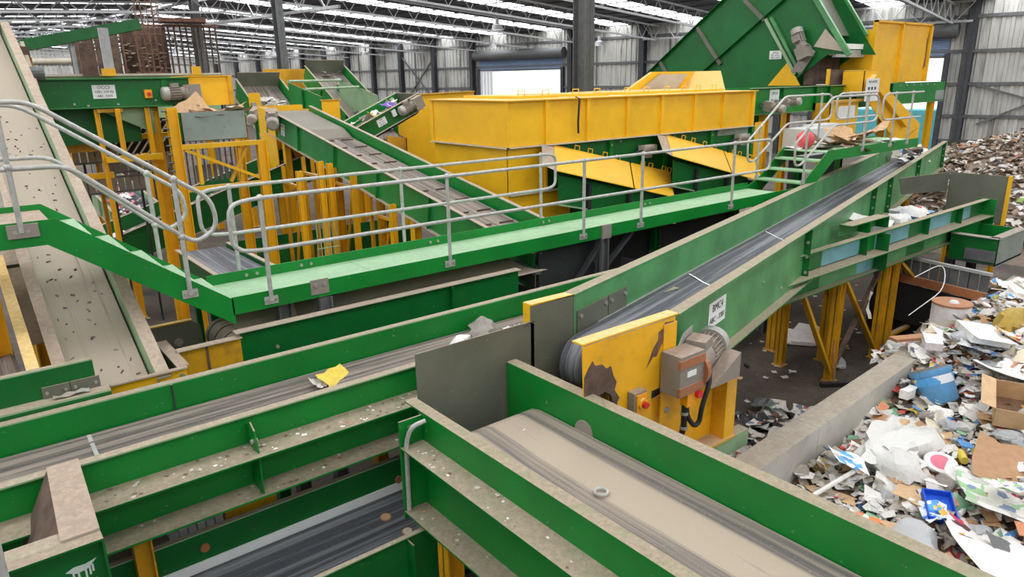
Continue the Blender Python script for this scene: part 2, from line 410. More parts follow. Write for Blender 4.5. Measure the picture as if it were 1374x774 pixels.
def litter(n, fn):
    for i in range(n): fn(i)

# ================================================================== the hall
BF = Fr((0, 0, 0), 10, 0)     # s = towards the back wall, t = along the back wall to the left
N0, N1, NR, G0, G1 = -10.0, 45.0, 20.0, -14.0, 95.0
EAVE, RIDGE, FRONT = 3.5, 4.8, 3.3
FZ = -4.7
def roofz(n): return EAVE + (N1 - n) / (N1 - NR) * (RIDGE - EAVE) if n > NR else FRONT + (n - N0) / (NR - N0) * (RIDGE - FRONT)
def corrug(mb, along, fixed, a0, a1, z0, z1, face=1, step=.42, dep=.075):
    """ribbed cladding sheet; along 't' or 's'"""
    rows = [[], []]; a = a0; k = 0
    prof = [(0, 0), (.45, 0), (.55, 1), (.9, 1)]
    while a < a1 - 1e-6:
        for f, d in prof:
            q = min(a1, a + f * step); dd = fixed + face * dep * d
            for i, z in enumerate((z0, z1)): rows[i].append(BF.p(dd, q, z) if along == 't' else BF.p(q, dd, z))
        a += step
    return mb.sheet(rows)
fl = MB().fbox(BF, N0 - .2, N1 + .2, G0 - .2, G1 + .2, FZ - .2, FZ).build('floor', 'floor'); fl['kind'] = 'structure'
D1 = (34.3, 43.1, .75); D2 = (8.7, 15.5, .78)   # door openings in the back wall
wb = MB()
for a, b in ((G0, D2[0]), (D2[1], D1[0]), (D1[1], G1)): corrug(wb, 't', N1, a, b, FZ, EAVE, -1)
for d in (D1, D2): corrug(wb, 't', N1, d[0], d[1], d[2], EAVE, -1)
wall_back = wb.build('wall_back', 'wall'); wall_back['kind'] = 'structure'
for z in (2.7, 1.0, -.65, -2.3, -3.6):
    segs = ((G0, D2[0]), (D2[1], D1[0]), (D1[1], G1)) if z < .8 else ((G0, G1),)
    for a, b in segs: MB().fbox(BF, N1 - .16, N1 - .06, a, b, z - .08, z + .08).build('girt', 'steel', wall_back)
for a in [g + 2.2 for g in (18.5, 23, 29, 45, 49, 53.3, 57.3, 61, 65, 69.5)]:
    MB().fbox(BF, N1 - .12, N1 - .05, a, a + .06, -3.6, 2.7).build('stud', 'steel', wall_back)
wl = corrug(MB(), 's', G1, N0, N1, FZ, RIDGE, -1).build('wall_left', 'wall'); wl['kind'] = 'structure'
for z in (2.6, 1.2, -.4): MB().fbox(BF, N0, N1, G1 - .16, G1 - .05, z - .07, z + .07).build('girt', 'steel', wl)
wr = corrug(MB(), 's', G0, N0, N1, FZ, RIDGE, 1).build('wall_right', 'wall'); wr['kind'] = 'structure'
wf = corrug(MB(), 't', N0, G0, G1, FZ, FRONT, 1).build('wall_front', 'wall'); wf['kind'] = 'structure'
# roof sheets with rows of translucent sheets between them
SK = [-11.3 + 5.8 * k for k in range(19)]; SW = .85
def roofpts(g, dz=0): return [BF.p(n, g, roofz(n) + dz) for n in (N0, NR, N1)]
rb = MB(); edges = [G0] + [e for g in SK for e in (g - SW, g + SW)] + [G1]
for i in range(0, len(edges), 2):
    a, b = edges[i], edges[i + 1]
    if b > a: rb.sheet([roofpts(b), roofpts(a)])
ceiling = rb.build('ceiling', 'roof'); ceiling['kind'] = 'structure'
for g in SK:
    for n0, n1 in ((N0, NR), (NR, N1)):
        MB().sheet([[BF.p(n, g + SW, roofz(n) + .01) for n in (n0, n1)], [BF.p(n, g - SW, roofz(n) + .01) for n in (n0, n1)]]).build('skylight_panel', 'skylight', ceiling)
pl = MB()
for k in range(30):
    n = N0 + 1 + k * 1.85
    if n < N1: pl.fbox(BF, n - .04, n + .04, G0, G1, roofz(n) - .07, roofz(n) - .01)
pl.build('purlins', 'steel', ceiling, kind='stuff')
# lattice rafters
def lattice(root, p, q, dep, r, step, mt='steel_light'):
    """parallel chords between 3D points p, q; dep downward"""
    p, q = Vector(p), Vector(q); L = (q - p).length; k = int(L / step)
    MB().bar(p, q, r * 2, r * 2).build('top_chord', mt, root); MB().bar(p - Z * dep, q - Z * dep, r * 2.2, r * 2.2).build('bottom_chord', mt, root)
    w = MB()
    for i in range(k):
        a = p.lerp(q, i / k); b = p.lerp(q, (i + .5) / k); c = p.lerp(q, (i + 1) / k)
        w.tube([a, b - Z * dep], r * .55, 4); w.tube([b - Z * dep, c], r * .55, 4)
    w.build('web_bars', mt, root)
TR = [-8.8 + 5.8 * k for k in range(18)]
for i, g in enumerate(TR):
    t = thing('roof_truss', 'pale steel lattice rafter spanning the hall just under the roof', 'roof truss', BF.p(NR, g, RIDGE - 1.2), 'lattice rafters under the roof')
    lattice(t, BF.p(N1 - .3, g, EAVE - .25), BF.p(NR, g, RIDGE - .25), .9, .045, 1.45)
    if g > 35: lattice(t, BF.p(NR, g, RIDGE - .25), BF.p(N0 + 6, g, roofz(N0 + 6) - .25), .9, .045, 1.9)
# girder along the ridge, carried by the inner columns
t = thing('ridge_girder', 'pale lattice girder running lengthwise under the roof ridge', 'girder', BF.p(NR, 40, RIDGE - 1.8))
lattice(t, BF.p(NR + .3, 28, RIDGE - .3), BF.p(NR + .3, 92, RIDGE - .3), 1.25, .06, 2.0)
t = thing('eaves_girder', 'pale lattice girder along the back wall above the right-hand doorway', 'girder', BF.p(N1 - .8, 12, EAVE - 1.2))
lattice(t, BF.p(N1 - .7, 7.7, EAVE - .1), BF.p(N1 - .7, 27, EAVE - .1), .95, .05, 1.6)
# columns
for i, g in enumerate((7.7, 17.4, 27.2, 33.4, 43.7, 48.4, 52.9, 57, 61, 65, 69, 73.5, 78, 83, 88)):
    w = .5 if i < 3 else .42
    c = MB().hsec(BF.p(N1 - .35, g, FZ), BF.p(N1 - .35, g, EAVE - .05), w * .8, w, BF.u, .03).build('wall_column', 'steel_dark')
    tag(c, 'dark steel column against the ribbed back wall', 'column', 'columns along the back wall') if g > 8 else tag(c, 'broad dark steel column right of the right-hand doorway, with braces beside it', 'column')
def hall_column(px, g, w, label):
    z = roofz(px) - .2
    t = thing('hall_column', label, 'column', BF.p(px, g, FZ))
    MB().hsec(BF.p(px, g, FZ), BF.p(px, g, z), w, w, BF.v, .025).build('shaft', 'steel', t)
    MB().fbox(BF, px - w * .8, px + w * .8, g - w * .8, g + w * .8, FZ, FZ + .03).build('base_plate', 'steel', t)
    MB().fbox(BF, px - w * .8, px + w * .8, g - w * .6, g + w * .6, z - .03, z).build('cap_plate', 'steel', t)
hall_column(16.6, 11.98, .42, 'thick grey steel column rising behind the long yellow housing')
hall_column(16.2, 26.4, .32, 'slim grey steel column behind the green hopper, leaning in view')
hall_column(19.8, 40.6, .4, 'grey steel column beside the rusty caged ladder')
# bracing on the back wall
for a, b, lab in (((6.9, -3.9), (-6, 2.6), 'long diagonal tie on the wall right of the right-hand doorway, rising to the right'), ((7.2, -1.9), (-6, -6.4), 'diagonal tie on the wall sloping down right from the column'),
                  ((48.2, 2.3), (53.1, -2.2), 'thin diagonal brace on the back wall left of the bright doorway, falling left'), ((53.1, 2.3), (48.2, -2.2), 'thin diagonal brace crossing the other on the back wall')):
    m = MB().bar(BF.p(N1 - .2, a[0], a[1] + (0 if a[0] > 40 else 1.2)), BF.p(N1 - .2, b[0], max(FZ, b[1] + (0 if a[0] > 40 else 1.2))), .1, .1)
    tag(m.build('wall_brace', 'steel'), lab, 'brace')
# doors
def door(i, d, top):
    r = bpy.data.objects.new('door_%d' % i, None); COL.objects.link(r); o = BF.p(N1, (d[0] + d[1]) / 2, FZ); r.location = o + Z * ZO; ORG[r.name] = o; r['kind'] = 'structure'
    n = 9
    for k in range(n):
        z0 = d[2] + (top - d[2]) * k / n; z1 = d[2] + (top - d[2]) * (k + 1) / n
        MB().prism([BF.p(N1 - .12, d[0], z0), BF.p(N1 - .17, d[0], (z0 + z1) / 2), BF.p(N1 - .12, d[0], z1)], BF.v * (d[1] - d[0])).build('shutter_slat', 'blue_sheet', r)
    MB().cyl(BF.p(N1 - .5, d[0] - .4, top + .35), BF.p(N1 - .5, d[1] + .1, top + .35), .38, 16).build('roller_drum', 'steel', r, smooth=True)
    for g in (d[0], d[1]): MB().fbox(BF, N1 - .3, N1 - .02, g - .12, g + .12, FZ, d[2] + .1).build('guide_rail', 'steel_dark', r)
    MB().fbox(BF, N1 - .2, N1 - .04, d[0], d[1], d[2] - .1, d[2] + .02).build('bottom_bar', 'steel', r)
door(1, D1, 1.55); door(2, D2, 1.7)
# strip curtain at the left edge of the first doorway
for k in range(4):
    c = MB().fbox(BF, N1 - .25, N1 - .22, 41.5 + k * .36, 41.8 + k * .36, -2.8, .7); tag(c.build('curtain_strip', 'film_clear'), 'clear hanging plastic strip at the left edge of the bright doorway', 'strip curtain', 'strip curtain in the left doorway')
# outside the doors
o = MB().fbox(BF, N1 + .3, N1 + 45, -40, 110, FZ - .3, FZ - .02).build('yard_paving', 'concrete'); o['kind'] = 'structure'
t = thing('container', 'teal box container standing in the yard outside the right-hand doorway', 'container', BF.p(N1 + 7, 10, FZ))
MB().fbox(BF, N1 + 6, N1 + 8.4, 4, 16, FZ, FZ + 2.4).build('body', 'teal', t)
for k in range(12): MB().fbox(BF, N1 + 5.95, N1 + 6, 4.2 + k, 4.7 + k, FZ + .1, FZ + 2.3).build('rib', 'teal', t)
# hanging lamps
for n, g in ((31, 28.3), (40, 37.0), (40, 52), (36, 60), (30, 66), (42, 29.0)):
    t = thing('high_bay_lamp', 'bell-shaped lamp hanging from the lattice rafters', 'lamp', BF.p(n, g, roofz(n) - 1.7), 'hanging lamps in the hall')
    z = roofz(n); p = BF.p(n, g, z)
    MB().tube([p, p - Z * .95], .02, 6).build('stem', 'steel', t)
    MB().lathe(p - Z * .95, -Z, [(0, .1), (.3, .12), (.36, .26), (.62, .32)], 14, False).build('shade', 'steel_light', t, smooth=True)
    MB().lathe(p - Z * 1.5, -Z, [(0, .24), (.03, .24)], 14).build('lens', 'lamp', t)

# ================================================================== near conveyors
# --- B: the belt running to the lower right; s = y, t = x
def conveyor_front():
    root = thing('belt_conveyor', 'foreground green conveyor with a dust-covered belt running out at the lower right', 'conveyor', (3.05, 1, -3.25))
    w = MB().box(2.5, 2.512, -3, 4.34, -3.22, -2.437).build('side_wall', 'green', root)
    MB().box(2.5, 2.6, -3, 4.56, -2.437, -2.425).build('top_flange', 'green', w)
    MB().box(2.3, 2.5, -3, 4.3, -2.672, -2.66).build('middle_flange', 'green', w)
    MB().box(2.3, 2.5, -3, 4.3, -3.225, -3.21).build('bottom_flange', 'green', w)
    e = MB().box(2.3, 2.5, 4.3, 4.315, -3.28, -2.45).build('end_plate', 'green', w)
    for z in (-2.55, -2.78): MB().cyl((2.4, 4.29, z), (2.4, 4.30, z), .05, 14).build('bearing_cover', 'green', e)
    MB().tube([(2.47, 4.2, -2.45), (2.36, 4.22, -2.47), (2.33, 4.26, -2.6), (2.33, 4.28, -3.2)], .018, 8, .08).build('cable_conduit', 'galv', w, smooth=True)
    MB().box(2.3, 2.5, 1.0, 1.012, -3.2, -2.44).build('stiffener', 'green', w)
    w = MB().box(3.61, 3.622, -3, 4.66, -3.1, -2.437).build('side_wall', 'green', root)
    MB().box(3.61, 3.72, -3, 4.66, -2.437, -2.425).build('top_flange', 'green', w)
    MB().box(3.61, 3.72, -3, 4.66, -3.11, -3.1).build('bottom_flange', 'green', w)
    MB().cyl((3.611, 3.66, -2.72), (3.6, 3.66, -2.72), .1, 22).build('inspection_cap', 'motor', w, smooth=True)
    F = Fr((0, 0, 0), 90)      # u=+y, v=-x
    belt(root, F, -3, 4.2, -3.6, -2.53, -2.72, 'belt_dust', .05, .19, False, True)
    MB().box(2.6, 3.55, 4.1, 4.3, -3.2, -3.0).build('scraper_beam', 'steel_dark', root)
    for x in (2.45, 3.68):
        post(root, (x, 1.6, FZ), (x, 1.6, -3.22), .14, .14, 'yellow_dirty')
        post(root, (x, 3.9, FZ), (x, 3.9, -3.22), .14, .14, 'yellow_dirty')
conveyor_front()
# --- plates of the transfer chute between BMC4 and B
t = thing('skirt_plate', 'low grey steel skirt plate standing across the tail of the foreground belt', 'plate', (3.35, 4.73, -3.0))
MB().box(2.72, 3.99, 4.72, 4.732, -3.02, -2.14).build('plate', 'grey_plate', t)
MB().tube([(3.86, 4.715, -2.15), (3.93, 4.7, -2.13), (3.985, 4.71, -2.16)], .006, 6).build('bent_wire', 'steel', t)
t = thing('chute_cheek', 'grey-faced chute side with a yellow top lip at the left of the overhead belt head', 'chute', (4.25, 4.75, -3.2))
MB().box(3.95, 4.52, 4.72, 4.73, -3.1, -1.99).build('cheek_plate', 'grey_plate', t)
MB().prism([(3.95, 4.72, -1.99), (4.52, 4.72, -2.0), (4.52, 4.83, -2.0), (3.95, 4.83, -1.99)], (0, 0, .014)).build('top_lip', 'yellow', t)
MB().box(3.95, 3.962, 4.73, 4.83, -2.2, -1.99).build('end_lip', 'yellow', t)
# --- C1 : s = x, near wall t = 5.07, far wall 6.07
def conveyor_c1():
    root = thing('belt_conveyor', 'long green conveyor crossing the lower left, yellow bag lying on its belt', 'conveyor', (2.5, 5.57, -2.99))
    st = (-1.2, 1.42, 3.3)
    w = MB().box(-2, 6.5, 5.07, 5.08, -2.975, -2.4).build('side_wall', 'green', root)
    MB().box(-2, 6.5, 5.04, 5.12, -2.4, -2.388).build('top_flange', 'green_pale', w)
    MB().box(-2, 2.9, 4.8, 5.07, -2.64, -2.628).build('middle_flange', 'green', w)
    MB().box(-2, 2.9, 4.84, 5.07, -2.99, -2.975).build('bottom_flange', 'green', w)
    for s in st:
        p = [(s, 5.07, -2.97), (s, 5.07, -2.46), (s, 4.98, -2.42), (s, 4.9, -2.46), (s, 4.86, -2.6), (s, 4.86, -2.97)]
        b = MB().prism(p, (.012, 0, 0)).build('stiffener', 'green', w)
        MB().cyl((s - .02, 4.94, -2.56), (s + .03, 4.94, -2.56), .02, 8).build('bolt', 'bolt', b)
    w = MB().box(-2, 6.9, 6.07, 6.08, -2.975, -2.4).build('side_wall', 'green', root)
    MB().box(-2, 6.9, 6.07, 6.15, -2.4, -2.388).build('top_flange', 'green_pale', w)
    MB().box(1.14, 1.152, 6.055, 6.07, -2.66, -2.4).build('joint_strip', 'dark_plate', w)
    MB().box(-1.5, 6.5, 6.0, 6.069, -2.66, -2.645).build('skirt_rubber', 'rubber', w)
    belt(root, Fr(), -1.9, 6.9, 5.1, 6.05, -2.63, 'belt', .05, .16, False, False)
    m = MB().sheet([[(0.48, 5.12 + k * .1, -2.622 - .05 * (1 - abs(k - 4.5) / 4.5) ** .5) for k in range(10)], [(0.51, 5.12 + k * .1, -2.622 - .05 * (1 - abs(k - 4.5) / 4.5) ** .5) for k in range(10)]])
    m.build('belt_joint', 'galv', root)
    for x in (0.6, 3.0, 5.4):
        for y in (5.1, 6.05): post(root, (x, y, FZ), (x, y, -2.98), .12, .12, 'yellow_dirty')
conveyor_c1()
# --- C2 : lower belt, near wall 4.13, far wall 5.17, lip -3.3
def conveyor_c2():
    root = thing('belt_conveyor', 'lowest dark belt conveyor at the bottom edge, with a white skirt strip and two lids', 'conveyor', (2, 4.65, -3.9))
    w = MB().box(-1.5, 5, 5.17, 5.18, -3.85, -3.3).build('side_wall', 'green_dark', root)
    MB().box(-1.5, 5, 5.17, 5.22, -3.3, -3.29).build('top_flange', 'green_pale', w)
    MB().box(-1.5, 2.75, 5.155, 5.17, -3.62, -3.53).build('skirt_strip', 'white', w)
    for x, z in ((1.02, -3.42), (2.72, -3.5)): MB().cyl((x, 5.17, z), (x, 5.15, z), .035, 12).build('rusty_cap', 'cast', w)
    m = MB().prism([(.56, 5.168, -3.385), (.66, 5.168, -3.375), (.68, 5.168, -3.4), (.6, 5.168, -3.41)], (0, -.002, 0))
    for a in (.61, .635, .66): m.box(a, a + .008, 5.166, 5.168, -3.46, -3.39)
    m.build('paint_drip', 'whitepaint', w)
    w = MB().box(-1.5, 5, 4.12, 4.13, -3.85, -3.3).build('side_wall', 'green_dark', root)
    MB().box(-1.5, 5, 4.1, 4.14, -3.3, -3.29).build('top_flange', 'green_pale', w)
    MB().box(2.2, 2.212, 4.02, 4.12, -3.85, -3.32).build('stiffener', 'green_dark', w)
    belt(root, Fr(), -1.4, 5, 4.16, 5.14, -3.6, 'belt_dark', .06, .18, False, False)
    for x in (0.2, 2.6, 4.4):
        for y in (4.15, 5.15): post(root, (x, y, FZ), (x, y, -3.86), .1, .1, 'yellow_dirty')
conveyor_c2()
t = thing('drip_tray', 'dark steel trough with a bent lid between the two lower left conveyors', 'trough', (.7, 5.3, -3.4))
MB().box(.3, 1.35, 5.26, 5.27, -3.45, -3.33).build('lip', 'steel', t); MB().box(.3, 1.35, 5.27, 5.9, -3.5, -3.49).build('pan', 'dark_plate', t); MB().box(1.26, 1.68, 5.4, 5.41, -3.75, -3.15).build('end_panel', 'yellow_dirty', t)
t = thing('roofing_offcut', 'torn white ribbed sheet lying in the dark gap under the left conveyor', 'scrap', (1.0, 5.5, -3.48))
m = MB()
for k in range(6): m.box(.85 + k * .07, .91 + k * .07, 5.5, 5.8, -3.485, -3.42 + .02 * (k % 2))
m.build('rib', 'white', t)
# --- chute at the lower left corner
t = thing('transfer_chute', 'dusty beige topped chute at the lower left corner', 'chute', (.2, 4.6, -2.9))
MB().prism([(.15, 5.03, -2.33), (.33, 5.03, -2.33), (.3, 4.13, -2.36), (.11, 4.13, -2.36)], (0, 0, -.02)).build('top_plate', 'sand_plate', t)
MB().prism([(.15, 5.03, -2.35), (.11, 4.13, -2.38), (-.12, 4.2, -2.75), (-.05, 5.0, -2.75)], (-.005, 0, -.01)).build('sloping_side', 'rust_dark', t)
MB().prism([(.33, 5.03, -2.35), (.3, 4.13, -2.38), (.3, 4.13, -2.8), (.33, 5.03, -2.8)], (-.01, 0, 0)).build('right_side', 'green_dark', t)
def box_corner():
    t = thing('conveyor_end_box', 'dark green steel box with dripping white paint at the bottom left corner', 'housing', (-.2, 4.1, -3.2))
    MB().box(-1.0, .3, 4.11, 4.12, -3.2, -2.38).build('front_panel', 'green_dark', t)
    MB().prism([(-1.0, 4.03, -2.385), (.3, 4.03, -2.385), (.3, 4.12, -2.385), (-1.0, 4.12, -2.385)], (0, 0, .012)).build('top_flange', 'green_dark', t)
    MB().box(-1.0, .12, 4.12, 4.24, -2.385, -2.373).build('beige_lip', 'green_pale', t)
    MB().box(.29, .302, 4.03, 4.12, -3.2, -2.385).build('end_flange', 'green_dark', t)
    for ox, oz, sc in ((.17, -2.55, 1), (-.06, -2.6, .9)):
        m = MB(); pts = [(-.07, 0), (-.03, .018), (.03, .016), (.085, .03), (.05, -.005), (.03, -.02), (-.02, -.025)]
        m.prism([(ox + a * sc, 4.109, oz + b * sc) for a, b in pts], (0, -.002, 0))
        for k, (a, l) in enumerate(((-.035, .12), (-.01, .2), (.025, .15), (.045, .06), (.06, .045))): m.box(ox + a * sc - .005, ox + a * sc + .005, 4.107, 4.109, oz - l * sc, oz)
        m.build('paint_drip', 'whitepaint', t)
    m = MB().prism([(.1, 4.109, -2.72), (.15, 4.109, -2.71), (.17, 4.109, -2.73), (.13, 4.109, -2.725)], (0, -.002, 0)).prism([(.21, 4.109, -2.66), (.24, 4.109, -2.64), (.26, 4.109, -2.7), (.235, 4.109, -2.665)], (0, -.002, 0)); m.build('paint_splash', 'whitepaint', t)
box_corner()

# --- BMC4, the pale green conveyor
def bmc4():
    F = Fr((0, 0, 0), 14.86); tl, trr = 3.405, 2.44
    root = thing('belt_conveyor', 'faded pale green conveyor with dark grey belt running from the centre up to the right', 'conveyor', F.p(14, 2.9, -2.75))
    w = MB().fbox(F, 5.55, 24.9, trr, trr - .01, -2.75, -2.0).build('side_wall', 'green_faded', root)
    MB().fbox(F, 5.55, 24.9, trr + .01, trr - .11, -2.0, -1.985).build('top_flange', 'green_faded', w)
    MB().fbox(F, 6.3, 24.9, trr, trr - .12, -2.765, -2.75).build('bottom_flange', 'green_faded', w)
    for s in (9.95, 14.4, 16.05, 19.8, 24.7):
        b = MB().fbox(F, s - .006, s + .006, trr - .01, trr - .1, -2.75, -2.0).build('stiffener', 'green_dark', w)
        for h in (-2.2, -2.4, -2.62): MB().cyl(F.p(s - .03, trr - .06, h), F.p(s - .006, trr - .06, h), .022, 6).build('bolt', 'bolt', b)
    bolts(F, [(8.2, -2.35), (11.2, -2.5), (12.5, -2.4), (13.3, -2.6), (9.0, -2.62)], trr - .01, -1, .02, w)
    sign(F, 6.74, trr - .012, -2.31, .46, .27, ['BMC4', 'ABC - 3381'], w, -1, [.115, .085])
    w = MB().fbox(F, 5.55, 22.4, tl, tl + .01, -2.7, -2.0).build('side_wall', 'green_faded', root)
    MB().fbox(F, 5.55, 22.4, tl - .01, tl + .12, -2.0, -1.985).build('top_flange', 'green_faded', w)
    MB().fbox(F, 6.0, 22.4, tl, tl - .06, -2.40, -2.385).build('skirt_rubber', 'galv', w)
    for a, b in ((5.6, 6.2), (6.22, 6.62)):
        p = MB().fbox(F, a, b, tl - .004, tl - .012, -2.45 if a > 6 else -2.75, -2.165).build('skirt_plate', 'grey_plate', w)
        bolts(F, [(a + .05, -2.23), (b - .05, -2.23)], tl - .012, -1, .022, p)
    belt(root, F, 5.45, 24.8, trr + .03, tl - .05, -2.37, 'belt_dark', .1, .24, True, False)
    for s in (8.0, 11.0):
        MB().sheet([[F.p(s + d + .12 * (k / 8), trr + .1 + .78 * k / 8, -2.362 - .1 * (1 - min(1, abs(k / 4 - 1) * 1.1) ** 2)) for k in range(9)] for d in (0, .035)]).build('belt_joint', 'white', root)
    for s in (12.2, 19.0):
        for t in (trr + .05, tl - .05): post(root, F.p(s, t, FZ), F.p(s, t, -2.77), .16, .16, 'yellow_dirty')
bmc4()
# yellow head casing on the near side
def yellow_head():
    t = thing('head_casing', 'rusty torn yellow drive casing at the head of the pale green conveyor', 'casing', (4.6, 3.7, -3.4))
    y = 3.68
    p = [(3.6, -2.0), (4.72, -2.0), (4.72, -2.62), (4.44, -2.62), (4.44, -3.45), (4.0, -3.4), (4.02, -2.62), (3.95, -2.5), (3.86, -2.44), (3.62, -2.46)]
    pl = MB().prism([(a, y, b) for a, b in p], (0, .01, 0)).build('cheek_plate', 'yellow_head', t)
    MB().prism([(3.6, y, -1.99), (4.76, y, -1.99), (4.76, y + .12, -1.99), (3.6, y + .12, -1.99)], (0, 0, .014)).build('top_lip', 'yellow', pl)
    MB().prism([(a, y - .004, b) for a, b in ((3.62, -2.45), (3.62, -2.26), (3.66, -2.2), (3.71, -2.14), (3.74, -2.19), (3.82, -2.2), (3.87, -2.25), (3.92, -2.24), (3.95, -2.33), (3.99, -2.4), (3.97, -2.47), (4.03, -2.55), (4.0, -2.6), (3.95, -2.57), (3.93, -2.5), (3.86, -2.45), (3.75, -2.47))], (0, .003, 0)).build('rust_patch', 'rust_dark', pl)
    MB().prism([(a, y - .004, b) for a, b in ((4.58, -2.02), (4.7, -2.03), (4.68, -2.1), (4.6, -2.2), (4.55, -2.21), (4.48, -2.31), (4.44, -2.3), (4.36, -2.38), (4.41, -2.28), (4.44, -2.22), (4.5, -2.16), (4.5, -2.09), (4.56, -2.07))], (0, .003, 0)).build('rust_patch', 'rust', pl)
    MB().box(4.56, 4.73, y - .012, y, -2.98, -2.04).build('edge_angle', 'yellow_head', pl)
    bolts(Fr(), [(4.63, -2.42), (4.63, -2.85), (4.63, -2.62)], y - .012, -1, .028, pl)
    MB().box(4.0, 4.1, y - .02, y + .1, -3.4, -2.68).build('corner_post', 'yellow_dirty', t)
    b = MB().prism([(a, y + .06, c) for a, c in ((4.5, -2.75), (5.58, -2.6), (5.58, -3.4), (4.5, -3.4))], (0, .01, 0)).build('base_panel', 'yellow_head', t)
    MB().box(5.42, 5.58, y - .1, y + .06, -3.4, -2.62).build('side_flange', 'yellow_dirty', b)
    MB().box(4.4, 5.6, y - .12, y + .08, -3.41, -3.39).build('base_flange', 'yellow_dirty', b)
    MB().box(4.4, 5.85, y - .1, y + .02, -3.6, -3.42).build('base_beam', 'green_pale', t)
    for x in (4.5, 5.5): post(t, (x, y, FZ), (x, y, -3.6), .14, .14, 'yellow_dirty')
    # isolator switch
    s = thing('isolator_switch', 'orange and red isolator switch on the rusty yellow casing', 'switch', (4.2, 3.6, -2.75))
    MB().box(4.13, 4.28, 3.6, 3.675, -2.74, -2.53).build('back_box', 'motor', s)
    f = MB().box(4.15, 4.27, 3.585, 3.6, -2.73, -2.55).build('front_plate', 'orange', s)
    MB().lathe((4.215, 3.585, -2.635), -Y, [(0, .05), (.02, .05)], 16).build('dial', 'yellow', f)
    k = MB().lathe((4.215, 3.565, -2.635), -Y, [(0, .032), (.035, .028)], 12).build('knob', 'red', f)
    # drive
    g = thing('gear_motor', 'dust-caked gear motor bolted beside the yellow casing under the white sign', 'motor', (5.0, 3.4, -2.75))
    b = MB().box(4.53, 4.85, 3.45, 3.66, -2.64, -2.27).build('gearbox', 'motor', g)
    for z in (-2.33, -2.58): MB().box(4.52, 4.855, 3.44, 3.47, z - .045, z + .03).build('rusty_band', 'cast', b)
    MB().box(4.62, 4.74, 3.443, 3.45, -2.47, -2.42).build('type_plate', 'white', b)
    MB().lathe((4.85, 3.56, -2.48), X, [(0, .16), (.05, .16), (.06, .1), (.08, .1)], 20).build('side_flange', 'cast', b)
    ax = Vector((.93, .3, .05)).normalized()
    MB().lathe((4.84, 3.56, -2.43), ax, [(0, .13), (.2, .14), (.22, .11)], 20).build('adapter', 'motor', g, smooth=True)
    mb = MB().lathe(Vector((4.84, 3.56, -2.43)) + ax * .22, ax, [(0, .1), (.32, .1)], 20).build('motor_body', 'motor', g, smooth=True)
    q = ax.cross(Z).normalized(); u = q.cross(ax); f = MB(); c = Vector((4.84, 3.56, -2.43))
    for k in range(20):
        a = 2 * pi * k / 20; d = q * cos(a) + u * sin(a); e = ax.cross(d)
        f.hexa([c + ax * l + d * r_ + e * w_ for r_ in (.095, .135) for l, w_ in ((.24, -.005), (.48, -.005), (.48, .005), (.24, .005))])
    f.build('cooling_fins', 'motor', mb)
    MB().lathe(c + ax * .46, ax, [(0, .155), (.1, .155), (.13, .12)], 24).build('fan_cover', 'fan', g, smooth=True)
    MB().hexa([c + ax * a + u * z + q * t for z in (.1, .19) for a, t in ((.05, -.09), (.24, -.09), (.24, .09), (.05, .09))]).build('terminal_box', 'motor', g)
    MB().prism([c + ax * -.1 + u * .14 - q * .12, c + ax * .06 + u * .24 - q * .12, c + ax * .28 + u * .24 - q * .12, c + ax * .28 + u * .12 - q * .12], q * .01).build('guard_plate', 'fan', g)
    MB().prism([(4.95, 3.62, -2.66), (5.36, 3.62, -2.42), (5.36, 3.62, -2.66)], (0, -.2, 0)).build('torque_arm', 'motor', g)
    MB().box(4.66, 4.82, 3.46, 3.54, -2.77, -2.64).build('switch_block', 'orange', g)
    MB().cyl((4.79, 3.46, -2.67), (4.79, 3.42, -2.67), .035, 12).build('red_knob', 'red', g)
    c = MB().tube([(4.98, 3.48, -2.5), (4.93, 3.44, -2.62), (4.83, 3.43, -2.8), (4.82, 3.44, -2.95), (4.75, 3.44, -2.97), (4.7, 3.48, -2.88), (4.7, 3.5, -2.76)], .022, 8, .06)
    tag(c.build('power_cable', 'black', smooth=True), 'looped black cable below the dusty gear motor', 'cable')
    c = MB().tube([(4.68, 3.5, -2.76), (4.68, 3.5, -3.0), (4.73, 3.6, -3.2), (4.6, 3.64, -3.42)], .028, 8, .08); cc = c.build('supply_cable', 'black', smooth=True); tag(cc, 'straight black cable clipped down the yellow base panel', 'cable')
    for z in (-2.84, -2.98): MB().cyl((4.68, 3.5, z - .012), (4.68, 3.5, z + .012), .036, 10).build('cable_clip', 'bolt', cc)
yellow_head()

